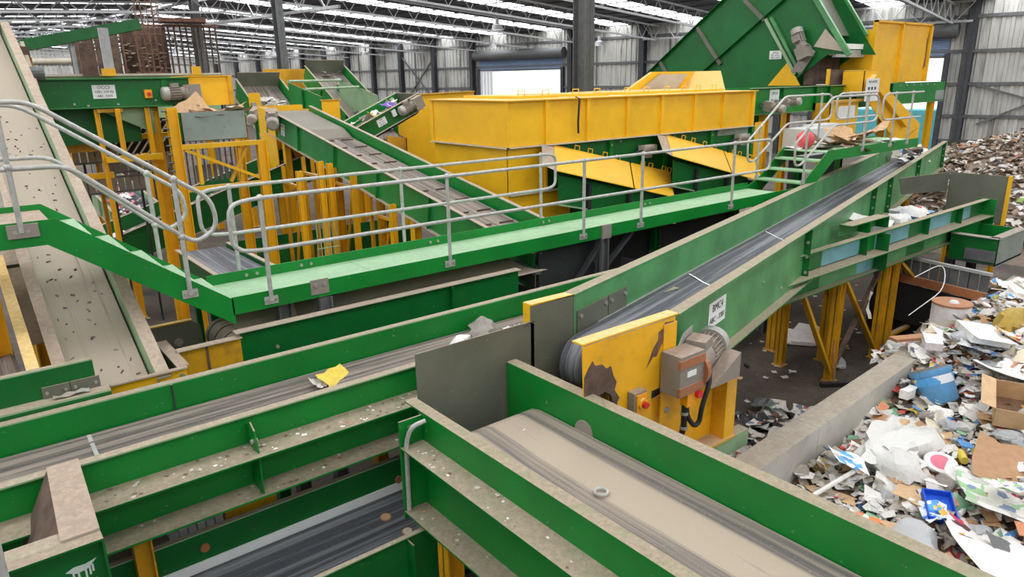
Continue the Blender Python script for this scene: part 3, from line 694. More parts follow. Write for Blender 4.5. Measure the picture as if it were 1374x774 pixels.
# ================================================================== walkway, stairs and rails
RR = .021
def rail_post(root, x, y, zb, zt, zmid=None, dirn=-1, plate=True, sub='post'):
    p = MB().tube([(x, y, zb), (x, y, zt)], RR * 1.05, 10).build('post', 'galv', root, smooth=True)
    MB().ball((x, y, zt), .036).build('ball_joint', 'galv', p, smooth=True)
    if zmid is not None: MB().ball((x, y, zmid), .034).build('ball_joint', 'galv', p, smooth=True)
    if plate:
        MB().box(x - .07, x + .07, y + (.0 if dirn < 0 else -.012), y + (.012 if dirn < 0 else 0), zb - .03, zb + .05).build('base_plate', 'galv', p)
        m = MB()
        for d in (-.045, .045): m.cyl((x + d, y - .012 * (1 if dirn < 0 else -1), zb + .01), (x + d, y, zb + .01), .018, 6)
        m.build('bolt', 'bolt', p)
    return p
def walkway():
    t = thing('walkway', 'bright green elevated walkway with pale tread plate crossing the middle', 'walkway', (7, 7.4, -2.2))
    XE = 12.2
    n = MB().box(1.97, XE, 6.93, 6.94, -2.19, -2.01).build('stringer', 'green_walk', t)
    f = MB().box(2.02, XE, 7.94, 7.95, -2.19, -2.01).build('stringer', 'green_walk', t)
    for i in range(6):
        a = 2.0 + (XE - 2.0) * i / 6; MB().box(a, a + (XE - 2.0) / 6 - .006, 6.94, 7.94, -2.135, -2.125).build('tread_plate', 'tread', t)
    bolts(Fr(), [(x + d, -2.07) for x in (2.45, 3.1, 4.9, 6.9, 9.2) for d in (0, .12)], 7.94, -1, .02, f)
    for x in (3.0, 5.6, 8.2, 10.8): MB().box(x, x + .06, 6.95, 7.93, -2.19, -2.135).build('cross_bearer', 'green_dark', t)
    b = MB().box(2.78, 2.98, 6.915, 6.93, -2.15, -1.99).build('splice_plate', 'motor', n)
    bolts(Fr(), [(2.83, -2.05), (2.93, -2.05)], 6.915, -1, .022, b)
    MB().box(7.12, 7.3, 6.9, 6.93, -2.2, -2.0).build('splice_plate', 'motor', n)
    for x, y in ((2.55, 7.15), (2.93, 6.96), (7.2, 6.98), (7.2, 7.8), (11.6, 7.0)): MB().hsec((x, y, FZ), (x, y, -2.2), .14, .14, X, .015).build('leg', 'steel', t)
    MB().bar((2.62, 7.1, -2.2), (2.85, 7.0, -3.6), .05, .03).build('brace', 'rust_dark', t)
    MB().bar((7.2, 7.0, -2.25), (6.2, 7.0, -3.3), .07, .05).build('brace', 'steel_dark', t)
    MB().bar((8.0, 7.1, -2.2), (7.0, 7.1, -3.0), .07, .05).build('brace', 'steel_dark', t)
walkway()
def guardrails():
    g = thing('guard_rail', 'grey tube guard rail along the near edge of the green walkway', 'railing', (6, 6.92, -2.2))
    y = 6.915
    xs = (2.355, 4.54, 6.76, 7.94, 10.19)
    for x in xs: rail_post(g, x, y, -2.12, -1.065, -1.585)
    MB().tube([(11.0, y, -1.585), (2.3, y, -1.585), (2.04, y, -1.55), (2.04, y, -1.1), (2.3, y, -1.065), (11.0, y, -1.065)], RR, 10, .14).build('rail', 'galv', g, smooth=True)
    MB().tube([(11.0, y, -1.065), (11.25, y, -1.065), (11.25, y, -1.585), (11.0, y, -1.585)], RR, 10, .14).build('end_loop', 'galv', g, smooth=True)
    g = thing('guard_rail', 'grey tube guard rail along the far edge of the green walkway', 'railing', (4.6, 7.96, -2.2))
    y = 7.965
    for x in (2.39, 4.53, 6.89): rail_post(g, x, y, -2.12, -1.07, -1.585, 1)
    MB().tube([(4, y, -1.07), (7.0, y, -1.07), (7.18, y, -1.1), (7.18, y, -1.55), (7.0, y, -1.585), (2.3, y, -1.585), (2.05, y, -1.55), (2.05, y, -1.1), (2.3, y, -1.07), (4.0, y, -1.07)], RR, 10, .14).build('rail', 'galv', g, smooth=True)
guardrails()
def stairs_left():
    t = thing('stair', 'green steel stair of five pale treads climbing from the walkway to the left platform', 'stair', (1.3, 7.4, -2.29))
    for y0, y1 in ((6.93, 6.94), (7.94, 7.95)):
        MB().prism([(1.985, y0, -2.03), (1.985, y0, -2.29), (.56, y0, -1.255), (-.6, y0, -1.255), (-.6, y0, -1.045), (.65, y0, -1.045)], (0, y1 - y0, 0)).build('stringer', 'green_walk', t)
    for i in range(5):
        x = .62 + i * .27; z = -1.215 - i * .2
        MB().box(x, x + .27, 6.945, 7.935, z - .03, z).build('tread', 'tread', t)
    MB().box(-.6, .63, 6.94, 7.94, -1.11, -1.098).build('platform_plate', 'sand_plate', t)
    MB().bar((-.3, 6.97, -1.3), (-.3, 6.97, FZ), .12, .12).build('leg', 'steel', t)
    b = MB().box(.30, .52, 6.905, 6.93, -1.17, -1.06).build('post_bracket', 'motor', t)
    for name, y, d, zt, pts in (('near', 6.915, -1, 0, None), ('far', 7.965, 1, 0, None)):
        g = thing('guard_rail', 'grey stair handrail with looped end on the %s side of the left stair' % name, 'railing', (1.2, y, -2))
        o = 0 if d < 0 else -.04
        P = [(-.6, y, -.1 + o), (.62, y, -.1 + o), (1.66, y, -.85 + o), (1.9, y, -1.02 + o), (1.93, y, -1.3 + o), (1.72, y, -1.41 + o), (1.6, y, -1.33 + o), (.8, y, -.62), (-.6, y, -.6)]
        MB().tube(P, RR, 10, .12).build('rail', 'galv', g, smooth=True)
        rail_post(g, 1.6, y, -1.9, -.81 + o, -1.34 + o, d)
        if d < 0: rail_post(g, .4, y, -1.13, -.1, -.6, d)
        else: rail_post(g, .35, y, -1.13, -.14, -.6, d)
stairs_left()
# ================================================================== sandy conveyor at the left, rising away
def conveyor_left():
    F = Fr((1.1, 6.67, -2.46), 90, .45)    # u up the slope, v = -x
    root = thing('belt_conveyor', 'tall beige conveyor at the left edge, its belt covered in dust and crumbs', 'conveyor', (.8, 9, -3))
    L = 8.0
    w = MB().fbox(F, -.3, L, 0, -.01, -.5, .17).build('side_wall', 'green_pale', root); MB().fbox(F, -.3, L, 0, -.11, .17, .182).build('top_flange', 'beige', w); MB().fbox(F, -.3, L, 0, -.1, -.5, -.49).build('bottom_flange', 'beige', w)
    w = MB().fbox(F, -.3, L, .6, .61, -.5, .12).build('side_wall', 'green_pale', root); MB().fbox(F, -.3, L, .6, .7, .12, .132).build('top_flange', 'beige', w); MB().fbox(F, .8, L, .61, .82, -.12, -.108).build('middle_flange', 'beige', w)
    belt(root, F, -.1, L, .02, .59, 0, 'belt_sand', .03, .14, False, True)
    MB().fbox(F, L - .05, L, -.0, .6, -.1, .5).build('end_plate', 'grey_plate', root)
    for s in (2.2, 5.2):
        for t_ in (.02, .62): p = F.p(s, t_, -.5); post(root, (p.x, p.y, FZ), p, .12, .12)
    r = random.Random(4)
    for i in range(84):
        s, t_ = r.uniform(.0, 5.2), r.uniform(.06, .54); l = r.uniform(.004, .02); p = F.p(s, t_, .003 - .03 * (1 - abs(t_ / .3 - 1)))
        a = r.uniform(0, pi); d = F.u * cos(a) + F.v * sin(a)
        c = MB().bar(p - d * l, p + d * l, .006 + r.random() * .012, .006, F.w).build('crumb', r.choice(['rubber', 'rust_dark', 'rust_dark', 'steel', 'rust', 'motor']))
        tag(c, 'small crumb of debris lying on the beige left conveyor', 'debris', 'crumbs on the beige conveyor')
conveyor_left()
# foot of the sandy conveyor
t = thing('foot_lip', 'yellow cross plate with a sandy top edge at the foot of the beige conveyor', 'plate', (1.05, 6.36, -2.7))
MB().box(.735, 1.345, 6.35, 6.36, -2.75, -2.385).build('plate', 'yellow', t); MB().box(.735, 1.345, 6.31, 6.36, -2.385, -2.372).build('top_lip', 'sand_plate', t)
bolts(Fr(), [(1.3, -2.45)], 6.35, -1, .02, t)
t = thing('side_guard', 'grey wedge plate with a dusty top standing right of the beige conveyor foot', 'guard', (1.3, 6.8, -2.7))
MB().box(1.34, 1.352, 6.36, 7.15, -2.75, -2.38).build('plate', 'grey_plate', t); MB().box(1.27, 1.37, 6.36, 7.15, -2.38, -2.366).build('top_lip', 'sand_plate', t)
MB().box(1.22, 1.34, 7.13, 7.145, -2.75, -2.38).build('return_plate', 'grey_plate', t)
t = thing('deflector_wall', 'short green deflector wall with bolted grey strips at the far left', 'guard', (.3, 6.3, -2.6))
w = MB().box(-1, .645, 6.3, 6.31, -2.6, -2.115).build('wall', 'green_dark', t); MB().box(-1, .645, 6.3, 6.36, -2.115, -2.103).build('top_lip', 'green_pale', w)
for a, b in ((.27, .46), (.465, .67)):
    p = MB().box(a, b, 6.285, 6.3, -2.36, -2.25).build('bolted_strip', 'grey_plate', w); bolts(Fr(), [(a + .03, -2.3), (b - .03, -2.3)], 6.285, -1, .014, p)
MB().box(-1, .72, 6.16, 6.3, -2.36, -2.345).build('ledge', 'green_pale', t); MB().box(-1, .72, 6.16, 6.17, -2.6, -2.36).build('ledge_front', 'green_dark', t)
t = thing('rag', 'pale green rag caught behind the ledge at the far left', 'rag', (.4, 6.24, -2.345))
m = MB(); m.sheet([[(.33 + .05 * i, 6.2 + .03 * j, -2.345 + .03 * noise.noise((i * 1.3, j * 1.7, 2)) + .02) for i in range(6)] for j in range(3)]); m.build('cloth', 'galv_sheet', t)
t = thing('yellow_edge_guard', 'narrow yellow guard with a dusty top edge left of the beige conveyor', 'guard', (.2, 7, -2.6))
MB().prism([(.3, 6.45, -2.2), (.3, 8.6, -1.62), (.3, 8.6, -2.6), (.3, 6.45, -2.6)], (-.01, 0, 0)).build('plate', 'yellow_dirty', t)
MB().prism([(.3, 6.45, -2.19), (.3, 8.6, -1.61), (.21, 8.6, -1.61), (.21, 6.45, -2.19)], (0, 0, .012)).build('top_lip', 'yellow', t)
MB().box(.305, .5, 8.55, 8.56, -2.4, -1.7).build('back_plate', 'dark_plate', t)
t = thing('side_belt', 'worn grey belt end beside the yellow guard at the left edge', 'belt', (0, 7.6, -2.75))
belt(t, Fr((.2, 6.4, -2.5), 90), 0, 3, 0, .9, 0, 'belt', .05, .14, False, False)
MB().box(-.8, .2, 8.9, 8.91, -2.6, -1.9).build('end_panel', 'green_dark', t)
p = MB().hsec((.13, 8.2, FZ), (.13, 8.2, -1.25), .12, .12).build('support_post', 'yellow'); tag(p, 'yellow post under the left stair beside the beige conveyor', 'post')
# near platform pieces at the left edge
p = MB().tube([(-.1, 2.38, FZ), (-.1, 2.38, -1.15), (-.085, 2.36, -1.02), (-.12, 2.34, -.97)], .022, 12, .08).build('near_post', 'galv', smooth=True)
tag(p, 'grey tube post close to the camera at the very left edge', 'post')
# ================================================================== C0 under the walkway
def conveyor_c0():
    root = thing('belt_conveyor', 'dusty conveyor passing under the green walkway, with a ribbed end drum at its left', 'conveyor', (4, 7.2, -2.9))
    w = MB().box(1.95, 5.45, 6.75, 6.76, -2.95, -2.31).build('side_wall', 'green_dark', root); MB().box(1.9, 5.45, 6.69, 6.8, -2.31, -2.298).build('top_flange', 'beige', w)
    MB().box(4.4, 4.412, 6.68, 6.75, -2.95, -2.32).build('stiffener', 'green_dark', w)
    bolts(Fr(), [(2.3, -2.55), (2.25, -2.75), (2.5, -2.75)], 6.75, -1, .02, w)
    p = MB().box(1.36, 1.95, 6.75, 6.76, -2.95, -2.36).build('yellow_panel', 'yellow_dirty', root); MB().box(1.36, 1.95, 6.69, 6.78, -2.36, -2.348).build('top_lip', 'beige', p); MB().box(1.62, 1.64, 6.735, 6.75, -2.95, -2.36).build('seam', 'rust_dark', p)
    w = MB().box(1.95, 6.0, 7.7, 7.71, -2.95, -2.31).build('side_wall', 'green_dark', root)
    p = MB().prism([(1.22, 7.75, -2.9), (1.22, 7.75, -2.4), (1.75, 7.75, -2.4), (1.84, 7.75, -2.47), (1.86, 7.75, -2.9)], (0, .01, 0)).build('chute_panel', 'grey_plate', root); MB().box(1.2, 1.76, 7.72, 7.78, -2.4, -2.388).build('top_lip', 'yellow', p)
    MB().lathe((1.6, 7.75, -2.62), -Y, [(0, .05), (.02, .05), (.03, .03), (.05, .03)], 10).build('end_bolt', 'motor', p)
    belt(root, Fr(), 2.05, 6.0, 6.8, 7.66, -2.42, 'belt_sand', .06, .17, True, False)
    for k in range(4): MB().lathe((2.03, 6.9 + .22 * k, -2.59), Y, [(0, .176), (.02, .176)], 24).build('drum_ring', 'rubber', root, smooth=True)
    MB().lathe((2.03, 6.8, -2.59), Y, [(0, .173), (.86, .173)], 24).build('drum', 'motor', root, smooth=True)
    MB().box(1.86, 1.95, 6.7, 6.76, -2.9, -2.75).build('bearing', 'steel', root)
    for x in (2.2, 4.8):
        for y in (6.8, 7.7): post(root, (x, y, FZ), (x, y, -2.95), .12, .12, 'green_dark')
conveyor_c0()
# ================================================================== C3, cleated incline
def conveyor_c3():
    F = Fr((7.15, 7.2, -2.29), 90, .1834)    # top edge of the walls at h = 0
    root = thing('cleated_conveyor', 'green cleated incline conveyor rising to the upper left from under the walkway', 'conveyor', (6.6, 12, -3))
    L = 9.75
    st = [.9 + 1.75 * k for k in range(6)]
    for t_, o in ((0, -1), (1.02, 1)): side_wall(root, F, 0, L, t_, o, 0, -.55, 'green_mid' if o > 0 else 'green', .07, (), st, False, flmat='beige')
    belt(root, F, .1, L - .2, .05, .97, -.2, 'belt', .0, .16, True, True)
    for k in range(14):
        s = 1.6 + .62 * k
        for a, b in ((.12, .4), (.56, .84)):
            MB().fbox(F, s, s + .014, a, b, -.2, -.175).build('cleat', 'rust_dark', root)
    MB().fbox(F, L - 2.0, L - .05, .06, .96, -.09, -.08).build('cover_plate', 'grey_clean', root)
    MB().prism([F.p(L - 2.0, .06, -.09), F.p(L - 2.4, .06, -.2), F.p(L - 2.4, .96, -.2), F.p(L - 2.0, .96, -.09)], (0, 0, .01)).build('cover_lip', 'grey_clean', root)
    sign(F, L - .95, 1.02 + .012, -.3, .2, .26, ['CR2', '3371', '3372'], root, 1, [.07, .05, .05])
    b = MB().fbox(F, L - .72, L - .62, 1.03, 1.1, -.38, -.25).build('isolator', 'orange', root)
    # yellow head chute
    e = F.p(L, .5, 0)
    MB().prism([(6.13 - .02, 16.3, -.62), (6.13 - .02, 17.3, -.5), (6.13 - .02, 17.3, -2.3), (6.13 - .02, 16.9, -2.3), (6.13 - .02, 16.6, -1.9), (6.13 - .02, 16.3, -1.9)], (-.02, 0, 0)).build('chute_side', 'yellow', root)
    MB().box(6.1, 7.2, 17.28, 17.3, -2.2, -.5).build('chute_back', 'yellow', root)
    MB().box(7.16, 7.18, 16.2, 17.3, -2.2, -.6).build('chute_side', 'yellow', root)
    # foot guard and end panel
    g = MB().prism([(6.0, 7.56, -2.46), (6.0, 7.05, -2.55), (6.0, 7.05, -2.72), (6.0, 7.56, -2.63)], (-.015, 0, 0)).build('foot_guard', 'grey_plate', root)
    MB().prism([(6.0, 7.56, -2.46), (6.0, 7.05, -2.55), (6.1, 7.05, -2.55), (6.1, 7.56, -2.46)], (0, 0, .012)).build('guard_top', 'steel', g)
    w = MB().prism([(6.16, 7.18, -2.22), (7.3, 7.18, -2.22), (7.3, 7.18, -2.83), (6.16, 7.18, -2.83)], (0, .012, 0)).build('end_panel', 'dark_plate', root)
    bolts(Fr(), [(6.2, -2.3), (6.2, -2.55), (6.2, -2.78), (7.25, -2.35), (7.25, -2.6), (7.25, -2.75)], 7.18, -1, .014, w)
    MB().hsec((6.3, 7.6, FZ), (6.3, 7.6, -2.75), .16, .16, X, .015).build('leg', 'steel', root)
    for s in (3.2, 6.2, 8.8):
        for t_ in (.05, .97): p = F.p(s, t_, -.56); post(root, (p.x, p.y, FZ), p, .14, .14)
    gearmotor('grey gear motor on the near side of the cleated incline head', (6.0, 16.15, -.72), (-.35, -.9, -.25), 1.05, (0, 0, 1), hold=(6.14, 16.4, -.75))
conveyor_c3()
# ================================================================== yellow housing and the green screen machine
def yellow_housing():
    t = thing('yellow_housing', 'long yellow box housing with ribbed side panels behind the walkway', 'housing', (11.5, 11.2, -1.2))
    x0, x1, y0, y1, z0, z1 = 7.86, 15.35, 10.0, 12.4, -1.16, -.37
    xs = [x0, 8.83, 9.88, 11.0, 12.05, 13.15, 14.2, x1]
    for a, b in zip(xs, xs[1:]):
        p = MB().box(a, b - .01, y0, y0 + .01, z0, z1).build('side_panel', 'yellow', t)
        MB().box(b - .09, b, y0 - .05, y0, z0, z1).build('rib', 'yellow', p)
    p = MB().box(x0, x0 + .01, y0, y1, z0, z1).build('end_panel', 'yellow', t)
    for y in (y0, y1): MB().box(x0 - .02, x0, y - .05, y + .05, z0, z1).build('corner_angle', 'yellow', p)
    MB().box(x1 - .01, x1, y0, y1, z0, z1).build('end_panel', 'yellow', t); MB().box(x0, x1, y1 - .01, y1, z0, z1).build('back_panel', 'yellow', t)
    MB().box(x0 - .06, x1 + .06, y0 - .08, y1 + .05, z1, z1 + .02).build('top_plate', 'yellow', t)
    MB().box(x0 - .06, x1 + .06, y0 - .08, y0, z0 - .02, z0).build('bottom_flange', 'beige', t); MB().box(x0 - .08, x0, y0 - .08, y1, z0 - .02, z0).build('bottom_flange', 'beige', t)
    for i, x in enumerate((9.0, 10.4, 11.9, 13.2, 14.3)):
        p = MB().box(x - .5, x + .55, 10.5, 12.2, z1 + .02, z1 + .07).build('lid', 'yellow', t)
        for d in (-.3, .3): MB().tube([(x + d - .08, 10.6, z1 + .07), (x + d - .08, 10.6, z1 + .16), (x + d + .08, 10.6, z1 + .16), (x + d + .08, 10.6, z1 + .07)], .012, 6).build('handle', 'yellow', p)
    c = MB().tube([(9.5, 9.97, z1 + .03), (9.53, 9.9, z1), (9.5, 9.9, -.8), (9.52, 9.91, -1.0)], .02, 6); tag(c.build('dangling_cable', 'black'), 'dark cable dangling down the front of the long yellow housing', 'cable')
    # hopper shaped inlet cover on top at the right end
    t = thing('inlet_hood', 'sloped yellow hood with a pale opening on the right end of the yellow housing', 'hood', (15.2, 11.5, -.35))
    MB().prism([(13.6, 12.4, -.35), (15.6, 12.4, -.35), (16.2, 12.4, .12), (14.6, 12.4, .12)], (0, .02, 0)).build('back_panel', 'yellow', t)
    MB().prism([(14.0, 12.35, -.3), (15.4, 12.35, -.3), (15.85, 12.35, .06), (14.7, 12.35, .06)], (0, -.02, 0)).build('opening', 'sand_plate', t)
    MB().prism([(15.6, 11.0, -.35), (15.6, 12.4, -.35), (16.2, 12.4, .12), (16.2, 11.6, .12)], (.02, 0, 0)).build('side_panel', 'yellow', t)
    MB().prism([(13.6, 12.4, -.35), (14.6, 12.4, .12), (14.6, 12.5, .12), (13.6, 12.5, -.35)], (-.1, 0, 0)).build('edge_rib', 'yellow', t)
    # lower yellow casing at the left end
    t = thing('lower_casing', 'plain yellow casing under the left end of the long yellow housing', 'casing', (8.4, 11, FZ))
    MB().box(7.88, 8.8, 10.02, 10.03, -2.0, -1.18).build('side_panel', 'yellow', t); MB().box(7.88, 9.4, 10.0, 10.02, -2.72, -2.02).build('side_panel', 'yellow', t)
    MB().box(7.88, 9.42, 9.94, 10.02, -2.03, -2.0).build('flange', 'beige', t)
    MB().box(7.88, 7.89, 10.02, 12.4, -2.9, -1.18).build('end_panel', 'yellow', t); MB().box(8.76, 8.8, 9.98, 10.02, -2.0, -1.18).build('edge_angle', 'yellow', t)
    for x in (8.0, 9.3):
        for y in (10.1, 12.3): post(t, (x, y, FZ), (x, y, -2.72), .16, .16)
def green_machine():
    t = thing('screen_machine', 'large green screening machine under the yellow housing', 'machine', (12, 11, FZ))
    xs = [8.85, 10.6, 12.3, 13.9, 15.5]
    for a, b in zip(xs, xs[1:]):
        p = MB().box(a, b - .01, 10.08, 10.09, -2.3, -1.18).build('side_panel', 'green_dark', t); MB().box(b - .1, b, 10.02, 10.08, -2.3, -1.18).build('post', 'green', p)
        bolts(Fr(), [(b - .05, -1.3), (b - .05, -1.6), (b - .05, -1.9), (a + .2, -1.24)], 10.02, -1, .02, p)
    MB().box(14.1, 15.3, 10.06, 10.075, -1.34, -1.18).build('grey_plate', 'galv_sheet', t)
    MB().box(15.5, 15.9, 10.0, 10.02, -2.4, -1.1).build('end_post', 'yellow', t)
    MB().box(8.85, 15.5, 10.1, 12.3, -3.2, -2.31).build('trough', 'green_dark', t)
    MB().box(9.6, 15.4, 10.3, 12.2, FZ, -3.2).build('shade_block', 'rubber', t)  # black box added so the floor under the machine looks shaded
    for x in (9.6, 12.2, 15.2):
        for y in (10.2, 12.2): post(t, (x, y, FZ), (x, y, -3.2), .16, .16, 'green_dark')
    for i, x0 in enumerate((8.55, 11.75)):
        lab = ('left', 'right')[i]
        h = thing('hatch_cover', '%s of the two sloping yellow hatch covers in front of the green machine' % ('first' if i == 0 else 'second, right-hand'), 'hatch', (x0 + 1.5, 9.6, -2.4))
        dz = .83; L = 3.35
        A, B, C, D = V(x0 + .42, 9.98, -1.2), V(x0 + .42 + L, 9.98, -2.0), V(x0 + L - .2, 9.3, -2.4), V(x0 - .17, 9.3, -1.55)
        k = .62
        for n, (a, b, c, d) in enumerate(((A, A.lerp(B, k), D.lerp(C, k), D), (A.lerp(B, k + .01), B, C, D.lerp(C, k + .01)))):
            p = MB().prism([a, b, c, d], (0, .006, .02)).build('lid', 'yellow_clean', h)
            for q in ((.25, .42, .62, .8) if n == 0 else (.25, .45, .8, .95)):
                e = a.lerp(b, q); u_ = (b - a).normalized() * .12
                MB().tube([e, e + V(0, -.02, .1), e + u_ + V(0, -.02, .1), e + u_], .011, 6).build('handle', 'yellow', p)
        MB().prism([A, D, D + V(-.25, .05, .12), A + V(-.3, 0, .05)], (0, .01, .01)).build('end_flap', 'sand_plate', h)
        MB().prism([B, C, C + V(.05, .1, -.0), B + V(.05, 0, 0)], (0, 0, -.25)).build('end_plate', 'yellow_dirty', h)
        m = thing('screen_trough', 'dark green trough under the %s yellow hatch cover' % lab, 'trough', (x0 + 1.5, 9.6, -3.1))
        MB().prism([V(x0 + .05, 9.45, -1.66), V(x0 + L, 9.45, -2.46), V(x0 + L, 9.45, -3.0), V(x0 + .05, 9.45, -2.2)], (0, .02, 0)).build('side', 'green_dark', m)
        MB().prism([V(x0 + .0, 9.4, -2.2), V(x0 + L, 9.4, -3.0), V(x0 + L, 9.5, -3.0), V(x0, 9.5, -2.2)], (0, 0, .03)).build('rim', 'green_pale', m)
        for q in (.22, .55, .8): MB().box(x0 + L * q, x0 + L * q + .08, 9.38, 9.45, -1.75 - q * .8 - .5, -1.72 - q * .8).build('bracket', 'rubber', m)
    for i, (x, z) in enumerate(((11.55, -1.45), (14.9, -1.42))):
        g = thing('vibrator_motor', 'small grey vibrator motor on the green machine, %s one' % ('left' if i == 0 else 'right'), 'motor', (x, 9.95, z - .15))
        MB().cyl((x - .14, 9.95, z), (x + .14, 9.95, z), .1, 14).build('body', 'motor', g, smooth=True); MB().box(x - .2, x - .14, 9.86, 10.02, z - .09, z + .09).build('end_cap', 'fan', g); MB().box(x + .14, x + .2, 9.86, 10.02, z - .09, z + .09).build('end_cap', 'fan', g); MB().box(x - .1, x + .1, 9.9, 10.02, z - .17, z - .08).build('foot', 'motor', g)
        c = MB().tube([(x - .15, 9.9, z), (x - .4, 9.95, z - .03), (x - .5, 9.97, z - .2), (x - .48, 9.97, z - .6), (x - .3, 9.97, z - .75)], .02, 6, .1); tag(c.build('motor_cable', 'black'), 'black cable drooping from the %s vibrator motor' % ('left' if i == 0 else 'right'), 'cable')
yellow_housing(); green_machine()
# bundles of black parts beside the walkway support
t = thing('crate', 'small black crate of scraps below the walkway behind the pale conveyor', 'crate', (7.5, 6.4, -2.9))
MB().box(7.3, 7.9, 6.2, 6.21, -2.75, -2.45).build('side', 'rubber', t); MB().box(7.3, 7.31, 6.2, 6.7, -2.75, -2.45).build('side', 'rubber', t); MB().box(7.89, 7.9, 6.2, 6.7, -2.75, -2.45).build('side', 'rubber', t); MB().box(7.3, 7.9, 6.2, 6.7, -2.76, -2.75).build('base', 'rubber', t)
for x in (7.3, 7.9): MB().bar((x, 6.45, FZ), (x, 6.45, -2.76), .05, .05).build('leg', 'steel_dark', t)

# ================================================================== left back: OCC3, bin, frames, small conveyors
def occ3():
    F = Fr((0, 14, 0), 0)
    root = thing('belt_conveyor', 'dark green horizontal conveyor at the upper left with a white sign and yellow end cover', 'conveyor', (2.5, 14.5, -.35))
    w = MB().fbox(F, .8, 3.74, 0, .01, -.33, .12).build('side_wall', 'green_dark', root); MB().fbox(F, .8, 3.74, 0, -.08, .12, .135).build('top_flange', 'green', w); MB().fbox(F, .8, 3.4, 0, -.08, -.345, -.33).build('bottom_flange', 'green', w)
    MB().fbox(F, 3.28, 3.38, -.02, 0, -.1, .12).build('bracket', 'green', w)
    w2 = MB().fbox(F, .8, 3.74, 1.1, 1.11, -.33, .12).build('side_wall', 'green_dark', root)
    y = MB().fbox(F, 3.74, 4.46, -.02, 0, -.36, .15).build('yellow_cover', 'yellow', root); MB().fbox(F, 3.72, 4.5, -.06, 1.1, .15, .165).build('cover_top', 'yellow', y); MB().fbox(F, 4.42, 4.5, -.06, -.02, -.36, .15).build('cover_edge', 'yellow_dirty', y)
    belt(root, F, .8, 4.3, .05, 1.05, -.05, 'belt', .05, .15, False, True)
    sign(F, 2.37, 0, -.08, .35, .22, ['OCC3', 'OBC 210 KJ', 'ABC 3354'], w, -1, [.07, .055, .055])
    b = MB().fbox(F, 2.98, 3.1, -.06, 0, -.2, -.06).build('isolator', 'orange', w); MB().cyl(F.p(3.05, -.06, -.13), F.p(3.05, -.09, -.13), .03, 10).build('red_knob', 'red', b)
    bolts(F, [(1.9, -.27), (2.1, -.3), (2.55, -.29), (3.15, -.24), (3.3, .02)], 0, -1, .02, w)
    # lower green wall and pale wedge
    m = MB().fbox(F, 1.2, 2.9, .3, .31, -.95, -.36).build('lower_panel', 'green_dark', root)
    MB().prism([F.p(2.2, .1, -.35), F.p(3.1, .1, -.35), F.p(3.1, .1, -.82)], (0, .02, 0)).build('pale_wedge', 'green_pale', root)
    gearmotor('grey gear motor with white fan cover on the dark green conveyor at the upper left', (3.72, 13.86, -.12), (-1, 0, -.04), .9, (0, 0, 1), hold=(3.72, 14.02, -.12))
occ3()
def bin_():
    t = thing('metal_bin', 'galvanised metal bin heaped with cardboard on the yellow frame', 'bin', (3.9, 13.4, -.95))
    x0, x1, y0, y1, z0, z1 = 3.27, 4.35, 13, 13.9, -.92, -.44
    p = MB().box(x0, x1, y0, y0 + .01, z0, z1).build('front_panel', 'galv_sheet', t); bolts(Fr(), [(x0 + .03, -.5), (x0 + .03, -.85), (x1 - .03, -.5), (x1 - .03, -.85)], y0, -1, .02, p)
    MB().box(x0, x0 + .01, y0, y1, z0, z1).build('side_panel', 'green', t); MB().box(x1 - .01, x1, y0, y1, z0, z1).build('side_panel', 'galv_sheet', t); MB().box(x0, x1, y1 - .01, y1, z0, z1).build('back_panel', 'galv_sheet', t); MB().box(x0, x1, y0, y1, z0, z0 + .01).build('base', 'galv_sheet', t)
bin_()
